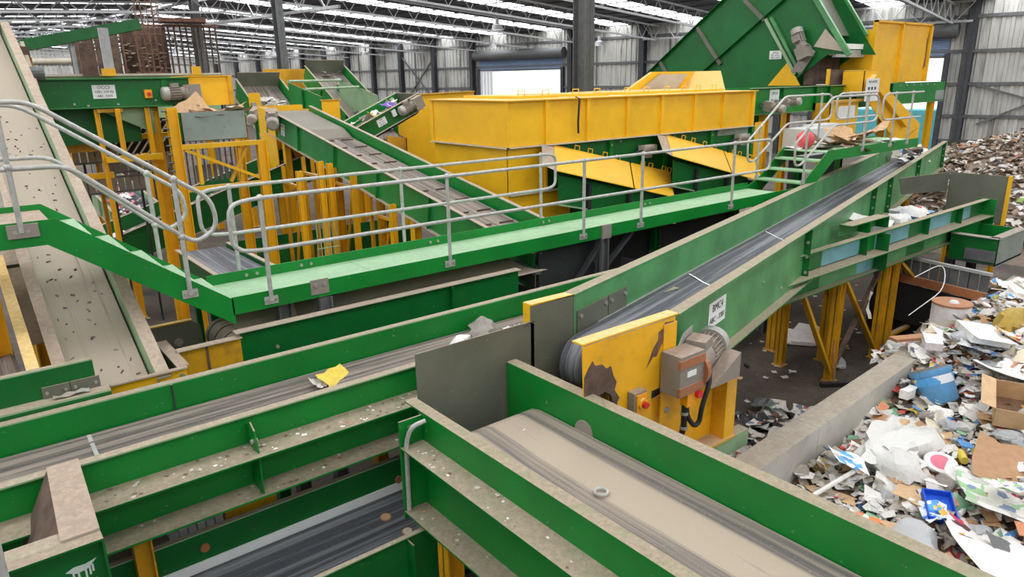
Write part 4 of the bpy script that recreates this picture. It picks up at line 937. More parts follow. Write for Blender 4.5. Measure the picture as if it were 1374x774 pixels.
def frames():
    t = thing('steel_stand', 'yellow steel frame of posts and braces carrying the galvanised bin', 'frame', (3.8, 13.5, FZ))
    P = MB
    for x, y in ((3.12, 12.95), (4.55, 12.95), (3.12, 14.2), (4.55, 14.2)): post(t, (x, y, FZ), (x, y, -.35 if x < 3.5 else -.96), .16 if x < 3.5 else .14, .16)
    for z in (-.98, -1.7): MB().box(3.2, 4.5, 12.9, 13.0, z - .06, z + .02).build('beam', 'yellow', t)
    MB().bar((3.25, 12.95, -1.05), (4.45, 12.95, -1.62), .06, .05).build('brace', 'yellow', t); MB().bar((4.3, 12.97, -1.05), (3.95, 12.97, -1.65), .06, .05).build('brace', 'yellow_dirty', t)
    MB().bar((3.45, 12.95, -1.0), (3.45, 12.95, -1.65), .07, .06).build('upright', 'yellow', t); MB().bar((4.15, 12.97, -1.0), (4.15, 12.97, -1.65), .05, .05).build('upright', 'yellow_dirty', t)
    c = MB()
    for k in range(16): c.tube([(3.0 + .035 * cos(a), 12.9 + .035 * sin(a), -.4 - .14 * k) for a in [2 * pi * q / 8 for q in range(8)]], .016, 4, 0, True)
    c.build('chain_hose', 'steel', t, kind='stuff')
    for k in range(7): MB().box(3.5 + .1 * k, 3.56 + .1 * k, 13.4, 13.42, -1.66, -1.36).build('guard_slat', 'steel', t)
    t2 = thing('steel_stand', 'yellow frame of thin posts under the dark green conveyor with the sign', 'frame', (2.2, 14, FZ))
    for x, y in ((1.5, 14.4), (2.2, 14.0), (2.98, 14.0)): post(t2, (x, y, FZ), (x, y, -.36), .075, .075)
    MB().hsec((2.5, 13.9, -1.16), (2.5, 13.9, -.36), .075, .075).build('short_post', 'yellow', t2)
    for x0, x1, y, z in ((2.2, 3.1, 13.9, -1.2), (1.3, 2.35, 14.3, -1.5), (2.9, 4.0, 14.9, -.9)): MB().box(x0, x1, y - .05, y + .05, z - .05, z + .05).build('beam', 'yellow', t2)
    MB().box(2.2, 2.6, 13.95, 14.05, -.42, -.36).build('cap_plate', 'yellow_dirty', t2)
    MB().box(1.35, 2.2, 14.6, 14.62, -1.1, -.75).build('panel', 'yellow_dirty', t2)
    for i, (x, y, z) in enumerate(((2.05, 15.2, -1.21), (2.47, 15.2, -1.78), (3.0, 15.5, -1.45))):
        g = thing('slotted_guard', ('long grey slotted guard plate left of the yellow post', 'lower grey slotted guard plate above the littered belt', 'grey slotted guard plate behind the yellow frame')[i], 'guard', (x, y, z - .2))
        for k in range(9): MB().box(x - .55 + .125 * k, x - .55 + .125 * k + .105, y, y + .01, z - .14, z + .14).build('slat', 'motor', g)
        MB().hsec((x, y + .08, FZ), (x, y + .08, z + .1), .04, .04).build('leg', 'steel_dark', g); MB().box(x - .57, x + .6, y - .005, y + .015, z + .12, z + .16).build('rim', 'steel', g); MB().box(x - .57, x + .6, y - .005, y + .015, z - .16, z - .12).build('rim', 'steel', g)
    g = thing('white_grate', 'rack of slanting white bars under the dark green conveyor', 'grate', (2.9, 15.5, -1.5))
    for k in range(8): MB().bar((2.35 + .14 * k, 15.4, -1.25), (2.8 + .14 * k, 15.4, -.66), .03, .03).build('bar', 'white', g)
    MB().box(2.2, 3.9, 15.44, 15.46, -1.25, -.6).build('back_plate', 'rubber', g)
    for x in (2.3, 3.8): MB().hsec((x, 15.5, FZ), (x, 15.5, -.7), .07, .07).build('leg', 'yellow_dirty', g)
frames()
def c5():
    F = Fr((2.3, 16, -2.85), 0, .32)
    root = thing('belt_conveyor', 'green incline conveyor low at the left with bits of litter, passing below the cleated incline', 'conveyor', F.p(2.4, .5, -.7))
    for t_, o in ((0, -1), (1.0, 1)): side_wall(root, F, -.9, 4.6, t_, o, 0 if o > 0 else -.12, -.72, 'green_dark', .07, (), (1.0, 3.0), False, flmat='beige')
    belt(root, F, -.8, 4.5, .04, .96, -.28, 'belt', .04, .15)
    for s in (.2, 3.6):
        for t_ in (.05, .95): p = F.p(s, t_, -.72); post(root, (p.x, p.y, FZ), p, .12, .12)
c5()
def c6():
    F = Fr((4.05, 17.3, -3.5), 90, .085)
    root = thing('belt_conveyor', 'small conveyor covered in red and white litter at the left, behind the stair rail', 'conveyor', F.p(3, .5, -.4))
    for t_, o in ((0, -1), (1.05, 1)): side_wall(root, F, 0, 7, t_, o, .48, 0, 'green_pale', .07, (), (.5, 2, 3.5, 5))
    belt(root, F, 0, 7, .04, 1.01, .34, 'belt_dark', .05, .14)
    for s in (.8, 4):
        for t_ in (.02, 1.03): p = F.p(s, t_, 0); post(root, (p.x, p.y, FZ), p, .1, .1)
    return F
FC6 = c6()
def c7():
    F = Fr((3.18, 8.2, -2.42), 90, .0)
    root = thing('belt_conveyor', 'dark grey belt with pale side lip running towards the walkway at the left centre', 'conveyor', F.p(3, .35, -.45))
    for t_, o in ((0, -1), (.68, 1)): side_wall(root, F, 0, 2.9, t_, o, .08, -.4, 'green_dark', .06, (), (.5, 2.5), flmat='beige')
    belt(root, F, 0, 2.9, .03, .65, .04, 'belt_dark', .03, .13)
    for s in (.8, 2.4):
        for t_ in (.02, .66): p = F.p(s, t_, -.4); post(root, (p.x, p.y, FZ), p, .08, .08, 'green_dark')
c7()
# yellow legs seen between the rails
def legs():
    for i, (x, y, h) in enumerate(((5.35, 12.3, -1.36), (5.66, 12.6, -1.45), (5.98, 12.3, -1.62), (4.94, 12.3, -1.5), (6.0, 10.9, -2.05))):
        t = thing('trestle', 'yellow braced trestle on the dark floor behind the walkway rail, ' + ('second from the left', 'middle one', 'second from the right', 'leftmost', 'rightmost one')[i], 'trestle', (x, y, FZ))
        post(t, (x, y, FZ), (x, y, h), .1, .1); post(t, (x + .1, y + 1.0, FZ), (x + .1, y + 1.0, h), .06, .06, 'yellow_dirty')
        MB().bar((x, y + .02, h - .1), (x + .1, y + .98, FZ + .4), .04, .04).build('brace', 'yellow_dirty', t)
        MB().bar((x, y, h - .3), (x + .1, y + 1.0, h - .3), .05, .05).build('cross_tie', 'yellow_dirty', t)
legs()
t = thing('shade_conveyor', 'dark low conveyor added to shade the floor behind the yellow trestles', 'conveyor', (6.2, 14.6, FZ))  # added dark mass, stands in for shade on the floor between the trestles
for yy in (14.2, 15.2): MB().box(4.4, 8.4, yy, yy + .02, FZ + .5, FZ + 1.5).build('side_wall', 'green_dark', t)
MB().box(4.4, 8.4, 14.22, 15.2, FZ + 1.1, FZ + 1.13).build('belt', 'belt_dark', t); MB().box(4.4, 8.4, 14.3, 15.1, FZ, FZ + .5).build('shade_plinth', 'rubber', t)
t = thing('wire_cage', 'thin green wire cage standing among the yellow trestles', 'cage', (4.9, 11.4, FZ))
m = MB()
for k in range(7): m.tube([(4.7 + .06 * k, 11.2, FZ), (4.7 + .06 * k, 11.2, -2.2)], .008, 4)
for k in range(9): m.tube([(4.68, 11.2, FZ + .25 * k), (5.1, 11.2, FZ + .25 * k)], .008, 4)
m.build('wires', 'green_pale', t)
t = thing('drum_pipe', 'brown horizontal pipe lying on the floor behind the walkway', 'pipe', (4.4, 11.6, FZ))
MB().cyl((3.6, 11.6, FZ + .28), (5.2, 11.6, FZ + .28), .28, 16).build('shell', 'rust', t, smooth=True); MB().cyl((3.55, 11.6, FZ + .28), (3.62, 11.6, FZ + .28), .32, 16).build('flange', 'rust', t)
# ================================================================== paper belts in the middle distance
def paper_belts():
    for i, (x, y, w, L, sl, lab, z) in enumerate(((9.4, 20.6, 1.4, 4.4, .57, 'left of the two belts heaped with white paper behind the cleated incline', -2.25), (12.5, 21.9, 1.5, 4.5, .53, 'right-hand grey slatted belt with scattered paper, between tall green side walls', -1.75))):
        F = Fr((x, y, z), 90, sl)
        root = thing('paper_belt', lab, 'conveyor', F.p(2, w / 2, -.5))
        if i == 1: MB().fbox(F, .3, 3.2, w * .56, w * .56 + .02, 0, .24).build('divider', 'green', root)
        for t_, o in ((0, -1), (w, 1)): side_wall(root, F, 0, L, t_, o, .28, -.4, 'green', .06, (), (1, 3), flmat='green_pale')
        belt(root, F, 0, L, .04, w - .04, 0, 'belt', .04, .14)
        MB().fbox(F, L, L + .02, 0, w, -.3, .5).build('end_wall', 'grey_plate', root)
        for s in (.6, 4):
            for t_ in (.05, w - .05): p = F.p(s, t_, -.4); post(root, (p.x, p.y, FZ), p, .14, .14)
        yield F, w, L
PB = list(paper_belts())
t = thing('feed_hopper', 'green hopper walls joined by two thin cross bars behind the cleated incline', 'hopper', (10, 20, -1.3))
MB().prism([(8.5, 21.3, .03), (8.5, 19.0, -.37), (8.5, 19.0, -1.3), (8.5, 21.3, -1.3)], (.02, 0, 0)).build('side_wall', 'green', t); MB().box(8.44, 8.5, 20.2, 20.3, -1.3, -.18).build('stiffener', 'green_dark', t)
MB().prism([(11.6, 24.4, .1), (11.6, 21.6, -.42), (11.6, 21.6, -1.3), (11.6, 24.4, -1.3)], (.02, 0, 0)).build('side_wall', 'green_pale', t)
for ya, yb, z in ((21.25, 24.2, .06), (20.1, 22.9, -.17)): MB().tube([(8.5, ya, z), (11.6, yb, z + .02)], .045, 6).build('cross_bar', 'green_pale', t)
MB().box(8.03, 8.52, 17.98, 18.0, -1.6, -.44).build('yellow_panel', 'yellow', t); MB().box(8.0, 8.55, 17.94, 18.02, -.44, -.42).build('panel_lip', 'yellow_dirty', t)
for x, y in ((8.55, 19.3), (8.3, 18.1), (11.6, 23)): MB().hsec((x, y, FZ), (x, y, -1.3), .15, .15).build('leg', 'yellow', t)
t = thing('roller_guard', 'yellow guard plate above the paper belt end beside the galvanised bin', 'guard', (6.65, 19, -.9))
MB().box(6.5, 6.8, 19.0, 19.02, -.56, -.22).build('plate', 'yellow', t); MB().hsec((6.65, 19.1, FZ), (6.65, 19.1, -.55), .06, .06).build('leg', 'green_dark', t); gearmotor('small grey drive between the galvanised bin and the cleated incline head', (6.55, 18.7, -.72), (-.4, -.5, -.2), .9, hold=(6.6, 19.0, -.5))
t = thing('back_chute', 'yellow chute wall seen behind the slim hall column and paper belts', 'chute', (11, 27, -.5))
MB().box(9.8, 12.2, 26.8, 26.82, -.2, .52).build('yellow_wall', 'yellow_dirty', t)
for x in (10, 12): MB().hsec((x, 26.9, FZ), (x, 26.9, -.2), .2, .2).build('leg', 'yellow', t)
# CR conveyor
def cr():
    F = Fr((7.55, 15, -.95), 0, .43)
    root = thing('belt_conveyor', 'short steep green conveyor carrying paper, left of the yellow housing', 'conveyor', F.p(.8, .5, -.5))
    w = side_wall(root, F, -.9, 1.72, 0, -1, 0, -.36, 'green_dark', .06, (), (1.35,), flmat='beige'); side_wall(root, F, -.9, 1.72, 1.0, 1, 0, -.36, 'green', .06, flmat='beige')
    MB().fbox(F, 1.7, 1.72, 0, 1.0, -.4, .0).build('end_plate', 'grey_plate', root)
    belt(root, F, -.8, 1.5, .04, .96, -.2, 'belt', .03, .12)
    Fs = Fr((7.55, 15, -.95), 0, .43); sign(Fs, .55, -.012, -.17, .25, .17, ['CR', '281 3371', '286 3312'], w, -1, [.05, .04, .04])
    MB().fbox(F, .86, .97, -.06, -.01, -.2, -.05).build('isolator', 'white', w)
    p = F.p(0, .5, -.36); post(root, (p.x, p.y, FZ), p, .14, .14)
    gearmotor('grey gear motor at the head of the short steep green conveyor', F.p(1.5, -.14, -.15), -F.u, .9, F.w, hold=F.p(1.5, .02, -.2))
    return F
FCR = cr()
t = thing('yellow_chute', 'plain yellow chute wall left of and behind the long yellow housing', 'chute', (9.9, 14.8, FZ))
MB().prism([(9.3, 16.3, -.36), (11.7, 16.3, -.31), (11.7, 16.3, -2.4), (9.5, 16.3, -2.4), (9.5, 16.3, -1.4), (9.3, 16.3, -1.3)], (0, .02, 0)).build('front_panel', 'yellow', t); MB().prism([(9.3, 16.25, -.36), (11.7, 16.25, -.31), (11.7, 16.38, -.31), (9.3, 16.38, -.36)], (0, 0, .03)).build('top_lip', 'yellow_dirty', t)
MB().box(9.5, 9.52, 16.3, 17.3, -2.4, -1.4).build('side_panel', 'yellow_dirty', t)
for x in (9.7, 11.5): post(t, (x, 16.8, FZ), (x, 16.8, -2.4), .16, .16)
# ================================================================== far left
def silo():
    FF = Fr((7.3, 32.2, 0), -12.4); z0, z1 = FZ, 2.35
    t = thing('rusty_cage_store', 'rusty brown cage tower full of waste at the upper left', 'cage', FF.p(0, 0, FZ))
    for k in range(4): MB().fbox(FF, -2.75 + .44 * k, -2.36 + .44 * k, .1 - .08 * k, .2 - .08 * k, z0, z1 - .3 + .1 * k).build('panel', 'rust_dark', t)
    for k in range(9): MB().fbox(FF, .75 + .22 * k, .82 + .22 * k, 0, .08, z0, z1 - .05).build('bar', 'rust_dark', t)
    for z in (-.2, z1 - .1): MB().fbox(FF, -1.0, 2.7, -.05, .02, z, z + .09).build('ring', 'rust', t)
    MB().fbox(FF, -1.0, .7, .5, .6, z0, z1 - .1).build('back_panel', 'rust_dark', t)
    for k in range(3): MB().fbox(FF, -.95 + .5 * k, -.87 + .5 * k, 0, .08, z0, z1).build('bar', 'rust', t)
    MB().fbox(FF, .5, 2.2, -.6, .4, z1 + .06, z1 + .2).build('top_platform', 'rust', t)
    m = MB(); r = random.Random(3)
    for i in range(70):
        p = FF.p(r.uniform(-.9, .55), r.uniform(.1, .4), r.uniform(-.4, 1.6)); a = r.uniform(0, 6)
        m.bar(p, p + V(cos(a), sin(a), r.uniform(-.6, .6)) * .18, .13, .02)
    m.build('caught_scraps', 'sand_plate', t, kind='stuff')
    l = thing('caged_ladder', 'rust-coloured caged ladder rising in front of the rusty cage tower', 'ladder', FF.p(.1, -1.0, FZ))
    for s in (-.1, .3): MB().tube([FF.p(s, -.6, FZ), FF.p(s, -.6, 3.45)], .03, 6).build('stile', 'rust', l)
    for k in range(26): MB().tube([FF.p(-.1, -.6, FZ + .3 + .3 * k), FF.p(.3, -.6, FZ + .3 + .3 * k)], .014, 5).build('rung', 'rust', l)
    for k in range(6): MB().tube([FF.p(.1 + .42 * cos(a), -.65 - .6 * sin(a), -.2 + .7 * k) for a in [pi * q / 8 for q in range(9)]], .024, 5).build('hoop', 'rust', l)
    for q in range(7): MB().tube([FF.p(.1 + .42 * cos(pi * q / 6), -.65 - .6 * sin(pi * q / 6), -.2), FF.p(.1 + .42 * cos(pi * q / 6), -.65 - .6 * sin(pi * q / 6), 3.3)], .016, 5).build('cage_strap', 'rust', l)
silo()
def far_left():
    a, b = V(2.82, 29.85, 1.36), V(6.45, 29.2, 2.12)
    t = thing('overhead_conveyor', 'dark green enclosed conveyor high at the upper left, sloping up to the ladder', 'conveyor', (6, 31, 2.2))
    ax = (b - a).normalized()
    MB().bar(a, b, .5, .36).build('casing', 'green_dark', t)
    for k in range(5): p = a.lerp(b, .1 + .2 * k); MB().bar(p, p + ax * .05, .54, .4).build('joint_rib', 'green_dark', t)
    for k in (.4,): p = a.lerp(b, k); MB().hsec((p.x, p.y, FZ), (p.x, p.y, p.z - .18), .12, .12).build('leg', 'steel_light', t)
    t = thing('duct_pipe', 'pale horizontal duct pipe near the far end wall at the upper left', 'pipe', (5.5, 45, .8))
    MB().cyl((3.4, 45, 1.3), (7.6, 45, 1.36), .17, 14).build('pipe', 'beige', t, smooth=True)
    for x in (4, 7.2): MB().hsec((x, 45, FZ), (x, 45, 1.15), .2, .2).build('support', 'steel_light', t)
    t = thing('far_machine', 'long pale green machine casing behind the dark green conveyor at the upper left', 'machine', (6, 24, FZ))
    MB().box(2.5, 7.3, 24, 25.5, -1.2, .3).build('casing', 'green_pale', t); MB().box(2.4, 7.4, 23.9, 25.6, .3, .36).build('top', 'beige', t)
    MB().box(3.55, 3.95, 23.6, 23.7, .3, 1.15).build('dark_panel', 'rust_dark', t); MB().box(4.15, 4.4, 23.8, 23.9, .3, 1.6).build('post', 'steel_light', t); MB().box(4.05, 4.4, 23.7, 23.8, .3, .5).build('yellow_box', 'yellow', t); MB().box(6.5, 6.75, 23.7, 23.8, .3, .55).build('yellow_box', 'yellow', t)
    for x in (3, 5, 7): MB().hsec((x, 24.7, FZ), (x, 24.7, -1.2), .2, .2).build('leg', 'yellow', t)
    # head of the beige conveyor
    t = thing('head_drive', 'dark head drive and guard beside the top of the beige conveyor', 'drive', (1.3, 13.2, .3))
    MB().box(1.22, 1.35, 13.3, 13.6, .4, .6).build('guard', 'rust_dark', t); MB().hsec((1.33, 13.4, FZ), (1.33, 13.4, .45), .08, .08).build('leg', 'yellow_dirty', t); MB().cyl((1.22, 12.6, .2), (1.4, 12.6, .2), .1, 14).build('drum', 'steel', t); MB().prism([(1.22, 12.2, 0), (1.3, 13.8, .7), (1.3, 13.9, .55), (1.22, 12.3, -.15)], (.05, 0, 0)).build('arm', 'beige', t)
far_left()
# ================================================================== right back
def steep():
    x0, x1 = 20.0, 21.55; k = .72
    root = thing('steep_conveyor', 'huge dark green covered conveyor climbing steeply at the upper right', 'conveyor', (20.8, 14, -1))
    up = lambda y: .05 + k * (17.39 - y); mid = lambda y: .02 + k * (15.09 - y); low = lambda y: .53 + k * (10.76 - y)
    def wall(x, o): return MB().prism([(x, 19.4, max(FZ + .05, low(19.4))), (x, 17.2, low(17.2)), (x, 10.76, .53), (x, 10.16, .49), (x, 11.6, 2.5), (x, 11.3, up(11.3)), (x, 19.4, up(19.4))], (o * .02, 0, 0)).build('side_wall', 'green_dark', root)
    w = wall(x0, 1); w2 = wall(x1, -1)
    for f, a, b in ((up, 19.4, 11.3), (mid, 18.4, 11.6)): MB().prism([(x0, a, f(a)), (x0, b, f(b)), (x0 - .12, b, f(b)), (x0 - .12, a, f(a))], (0, -.02, .03)).build('long_flange', 'green_dark', w)
    for a, b in (((16.76, .49), (16.2, -.25)), ((15.27, 1.5), (14.3, .34)), ((13.58, 2.19), (12.85, 1.55)), ((12.2, 3.7), (11.6, 2.9))): MB().bar((x0 - .04, *a), (x0 - .04, *b), .11, .08, (1, 0, 0)).build('stiffener', 'grey_plate', w)
    for d, m_ in ((0, 'green_pale'), (-.17, 'green_faded')): MB().bar((x0 - .05, 12.79 + d, 1.58 - d * .2), (x0 - .05, 11.68 + d, .0), .09, .08, (1, 0, 0)).build('stiffener', m_, w)
    MB().bar((x0 - .05, 11.62, 2.5), (x0 - .05, 10.14, .47), .14, .1, (1, 0, 0)).build('head_flange', 'green_faded', w)
    MB().prism([(x0 - .03, 10.9, 1.2), (x0 - .03, 11.2, .74), (x0 - .03, 10.24, .56)], (-.02, 0, 0)).build('head_cover', 'sand_plate', w)
    MB().prism([(x0 + .02, 11.2, .68), (x0 + .02, 10.72, .5), (x1, 10.72, .5), (x1, 11.2, .68)], (0, 0, -.02)).build('under_cover', 'rust_dark', root)
    MB().bar((x1 + .05, 11.9, 2.9), (x1 + .05, 10.55, 1.02), .16, .1, (1, 0, 0)).build('head_flange', 'green_faded', w2)
    MB().prism([(x0 + .05, 12.0, 2.6), (x1, 12.0, 2.6), (x1, 11.0, 1.05), (x0 + .05, 11.0, 1.05)], (0, .03, 0)).build('head_back_plate', 'grey_plate', root)
    MB().box(x0 + .1, x1 + .2, 10.55, 10.65, .66, .8).build('white_beam', 'white', root); MB().box(x0 + .1, x1 + .2, 10.6, 10.7, .44, .64).build('grey_beam', 'steel_light', root)
    MB().box(x0 + .1, x1, 11.2, 11.5, -.3, .44).build('dark_interior', 'rust_dark', root)
    sg = MB().box(x0 - .016, x0 - .012, 12.2, 12.6, .44, .68).build('sign', 'white', w)
    for i, (l, z) in enumerate((('OPC3', .62), ('BC 3321', .55), ('ABC 3374', .48))): text(l, .075, (x0 - .017, 12.4, z), (0, -1, 0), Z, sg)
    MB().prism([(x0 - .03, 12.55, -.32), (x0 - .03, 11.5, -.32), (x0 - .03, 11.96, .34)], (-.03, 0, 0)).build('yellow_gusset', 'yellow', root)
    for y in (17.5, 14.5): MB().hsec((x0 + .8, y, FZ), (x0 + .8, y, low(y) + .02), .25, .25).build('leg', 'green_dark', root)
    gearmotor('grey upright gear motor on the side of the huge steep green conveyor', (x0 - .22, 11.4, .62), (0, .42, .9), 1.3, (-1, 0, 0), hold=(x0, 11.4, .6))
    MB().prism([(x0 - .12, 11.8, .06), (x0 - .12, 11.45, .05), (x0 - .12, 11.1, .6), (x0 - .12, 11.35, .75)], (.05, 0, 0)).build('torque_plate', 'motor', root)
steep()
def right_conv():
    F = Fr((0, 10.3, -.32), 0)
    root = thing('belt_conveyor', 'green horizontal conveyor running right from the yellow housing under the steep conveyor', 'conveyor', (21, 11, -1.1))
    w = MB().fbox(F, 15.6, 27.0, 0, .01, -.62, 0).build('side_wall', 'green', root); MB().fbox(F, 15.6, 23.2, 0, -.09, 0, .015).build('top_flange', 'green_pale', w); MB().fbox(F, 15.6, 27, 0, -.09, -.635, -.62).build('bottom_flange', 'green', w)
    for s in (17.0, 18.6, 19.3, 20.8, 23.0): MB().fbox(F, s, s + .015, -.08, 0, -.62, 0).build('stiffener', 'green_dark', w)
    MB().fbox(F, 26.3, 26.95, -.03, 0, -.58, -.28).build('grey_plate', 'galv_sheet', w)
    bolts(F, [(23.6 + .5 * k, -.08) for k in range(6)], 0, -1, .03, w)
    sign(F, 16.7, 0, -.22, .42, .36, ['OPC4', '281 3310'], w, -1, [.1, .08])
    MB().fbox(F, 15.6, 27.0, 1.3, 1.31, -.62, 0).build('side_wall', 'green', root)
    belt(root, F, 15.8, 26.8, .05, 1.25, -.25, 'belt_dark', .05, .15)
    for s in (16.4, 19.4, 22.8, 26.2):
        for t_ in (.05, 1.25): p = F.p(s, t_, -.62); post(root, (p.x, p.y, FZ), p, .18, .18)
    g = gearmotor('grey gear motor behind the end of the walkway beside the yellow housing', (16.15, 10.05, -.75), (0, -.6, -.1), .75, (0, 0, 1), hold=(16.15, 10.35, -.7)); 
    gearmotor('grey round drive hanging under the green horizontal conveyor', (16.75, 10.0, -.68), (.2, -.8, .1), .7, (0, 0, 1), hold=(16.75, 10.35, -.68))
    t = thing('yellow_hood', 'big yellow upright deflector panel at the upper right', 'panel', (23.6, 10.4, -.3))
    x0, x1 = 21.75, 25.6
    p = MB().box(x0, x1, 10.42, 10.44, -.3, 1.45).build('panel', 'yellow', t)
    for x, w_ in ((x0, .1), (23.5, .07), (x1 - .1, .1)): MB().box(x, x + w_, 10.34, 10.42, -.3, 1.45).build('rib', 'yellow', p)
    MB().box(x0, x1, 10.34, 10.42, 1.4, 1.46).build('top_rib', 'yellow', p)
    MB().prism([(a, 10.415, b) for a, b in ((25.4, .95), (25.5, 1.25), (25.52, .2), (25.36, .05), (25.42, .5))], (0, .004, 0)).build('rust_patch', 'rust', p)
    MB().box(x0, x0 + .02, 10.44, 11.6, -.3, 1.2).build('side_panel', 'yellow', t); MB().box(x1 - .02, x1, 10.44, 11.6, -.3, 1.3).build('side_panel', 'yellow', t)
    MB().box(19.6, 21.6, 10.5, 10.52, -.3, .1).build('dark_skirt', 'rust_dark', t); MB().box(19.55, 19.65, 10.46, 10.52, -.3, .12).build('yellow_edge', 'yellow', t)
    t = thing('discharge_chute', 'yellow angled chute dropping from the green horizontal conveyor to the pale conveyor', 'chute', (21.5, 9.6, -2.4))
    y = 9.75
    MB().prism([(20.15, y, .05), (21.75, y, .05), (21.75, y, -.5), (24.1, y, -1.55), (24.1, y, -2.25), (22.75, y, -2.1), (20.15, y, -.55)], (0, .02, 0)).build('front_panel', 'yellow', t)
    MB().prism([(20.2, y, .06), (21.8, y, .06), (21.8, y + .6, .06), (20.2, y + .6, .06)], (0, 0, .02)).build('top_lip', 'yellow', t)
    MB().prism([(20.3, y, -.2), (20.6, y, -.05), (23.0, y, -1.35), (22.9, y, -1.6)], (0, -.14, 0)).build('rib', 'yellow', t)
    MB().prism([(20.15, y, .05), (20.15, y, -.55), (20.15, y + .6, -.55), (20.15, y + .6, .05)], (.02, 0, 0)).build('side_panel', 'yellow', t)
    MB().prism([(22.75, y, -2.1), (23.9, y, -1.7), (24.1, y + .5, -2.2), (22.8, y + .5, -2.4)], (0, 0, .02)).build('floor_plate', 'sand_plate', t)
    sg = MB().box(20.0, 20.75, 9.6, 9.61, -.75, -.15).build('sign', 'white', t); text('NO ENTRY', .1, (20.38, 9.598, -.24), X, Z, sg)
    for k in range(2):
        m = MB()
        for q in range(3): m.box(20.13 + .18 * q, 20.22 + .18 * q, 9.597, 9.6, -.45 - .16 * k, -.37 - .16 * k)
        m.build('symbol', 'ink' if k == 0 else 'red', sg)
    t = thing('lower_yellow_chute', 'yellow box chute with a white label left of the angled chute', 'chute', (19.2, 9.7, -1.8))
    MB().box(18.6, 20.1, 9.8, 9.82, -1.9, -.75).build('front', 'yellow', t); MB().box(18.5, 20.15, 9.7, 9.82, -.75, -.68).build('top_rib', 'yellow_dirty', t); MB().box(19.0, 19.9, 9.78, 9.8, -1.2, -.85).build('label', 'white', t); MB().box(18.6, 18.62, 9.8, 10.3, -1.9, -.75).build('side', 'yellow_dirty', t); post(t, (19.3, 10, FZ), (19.3, 10, -1.9), .16, .16)
    t = thing('rubber_flap', 'curved grey rubber flap where the yellow chute meets the pale conveyor', 'flap', (20.6, 9.0, -2.2))
    MB().sheet([[(20.1 + .12 * k, 8.9 + .04 * k, -1.75 - .06 * abs(k - 4)) for k in range(9)], [(20.0 + .13 * k, 8.8 + .04 * k, -2.2 - .1 * (1 - abs(k - 3) / 5)) for k in range(9)]]).build('flap', 'steel', t)
    s = thing('white_sack', 'white bulk sack standing behind the stair rail at the upper right', 'sack', (17.4, 9.4, -1.9))
    MB().box(16.6, 17.5, 9.3, 9.9, -1.95, -1.3).build('body', 'white', s); MB().box(17.5, 18.6, 9.5, 9.9, -1.85, -1.25).build('flap', 'white', s); MB().box(16.6, 18.6, 9.25, 9.95, -2.05, -1.95).build('pallet', 'steel_dark', s)
    for x in (16.8, 18.4): MB().box(x, x + .1, 9.4, 9.8, FZ, -2.05).build('leg', 'steel_dark', s)
right_conv()
def right_stairs():
    t = thing('stair', 'short green stair with open treads up to the right platform', 'stair', (12.9, 7.5, -2.2))
    for y in (6.98, 7.93):
        MB().prism([(11.9, y, -2.15), (12.5, y, -1.98), (13.35, y, -1.42), (17.3, y, -1.42), (17.3, y, -1.62), (13.6, y, -1.62), (12.7, y, -2.2), (11.9, y, -2.35)], (0, .012, 0)).build('stringer', 'green_walk', t)
    for k in range(3):
        x = 12.45 + .3 * k; z = -1.95 + .18 * k; MB().box(x, x + .3, 7.0, 7.93, z - .03, z).build('tread', 'tread', t)
    MB().box(13.35, 17.3, 7.0, 7.93, -1.47, -1.455).build('platform_plate', 'tread', t)
    MB().hsec((13.4, 7.6, FZ), (13.4, 7.6, -1.6), .12, .12).build('leg', 'green_dark', t)
    MB().hsec((15.9, 8.05, FZ), (15.9, 8.05, -1.45), .12, .12).build('leg', 'green_dark', t)
    for i, (y, d) in enumerate(((6.97, -1), (7.95, 1))):
        g = thing('guard_rail', 'grey looped handrail on the %s side of the right stair' % ('near' if i == 0 else 'far'), 'railing', (14, y, -1.9))
        MB().tube([(12.3, y, -1.1), (13.3, y, -.42), (15.0, y, -.42), (15.15, y, -.5), (15.15, y, -.88), (15.0, y, -.95), (13.45, y, -.95), (12.35, y, -1.62), (12.15, y, -1.6), (12.12, y, -1.2), (12.3, y, -1.1)], RR, 8, .12).build('rail', 'galv', g, smooth=True)
        for x, zb, zt in ((12.5, -1.95, -.97), (14.7, -1.5, -.42)): rail_post(g, x, y, zb, zt, None, d)
        g = thing('guard_rail', 'grey handrail section on the right platform, %s side by the yellow chute' % ('near' if i == 0 else 'far'), 'railing', (16.2, y, -1.5))
        MB().tube([(17.2, y, -.42), (15.5, y, -.42), (15.35, y, -.5), (15.35, y, -.88), (15.5, y, -.95), (17.2, y, -.95)], RR, 8, .12).build('rail', 'galv', g, smooth=True)
        for x in (15.9, 16.7): rail_post(g, x, y, -1.5, -.42, None, d)
    b = thing('buoy_ball', 'coral red ball lying on the right stair behind the rail', 'ball', (13.75, 7.7, -1.5))
    MB().ball((13.75, 7.7, -1.28), .18, 18).build('ball', 'pink', b, smooth=True)
right_stairs()
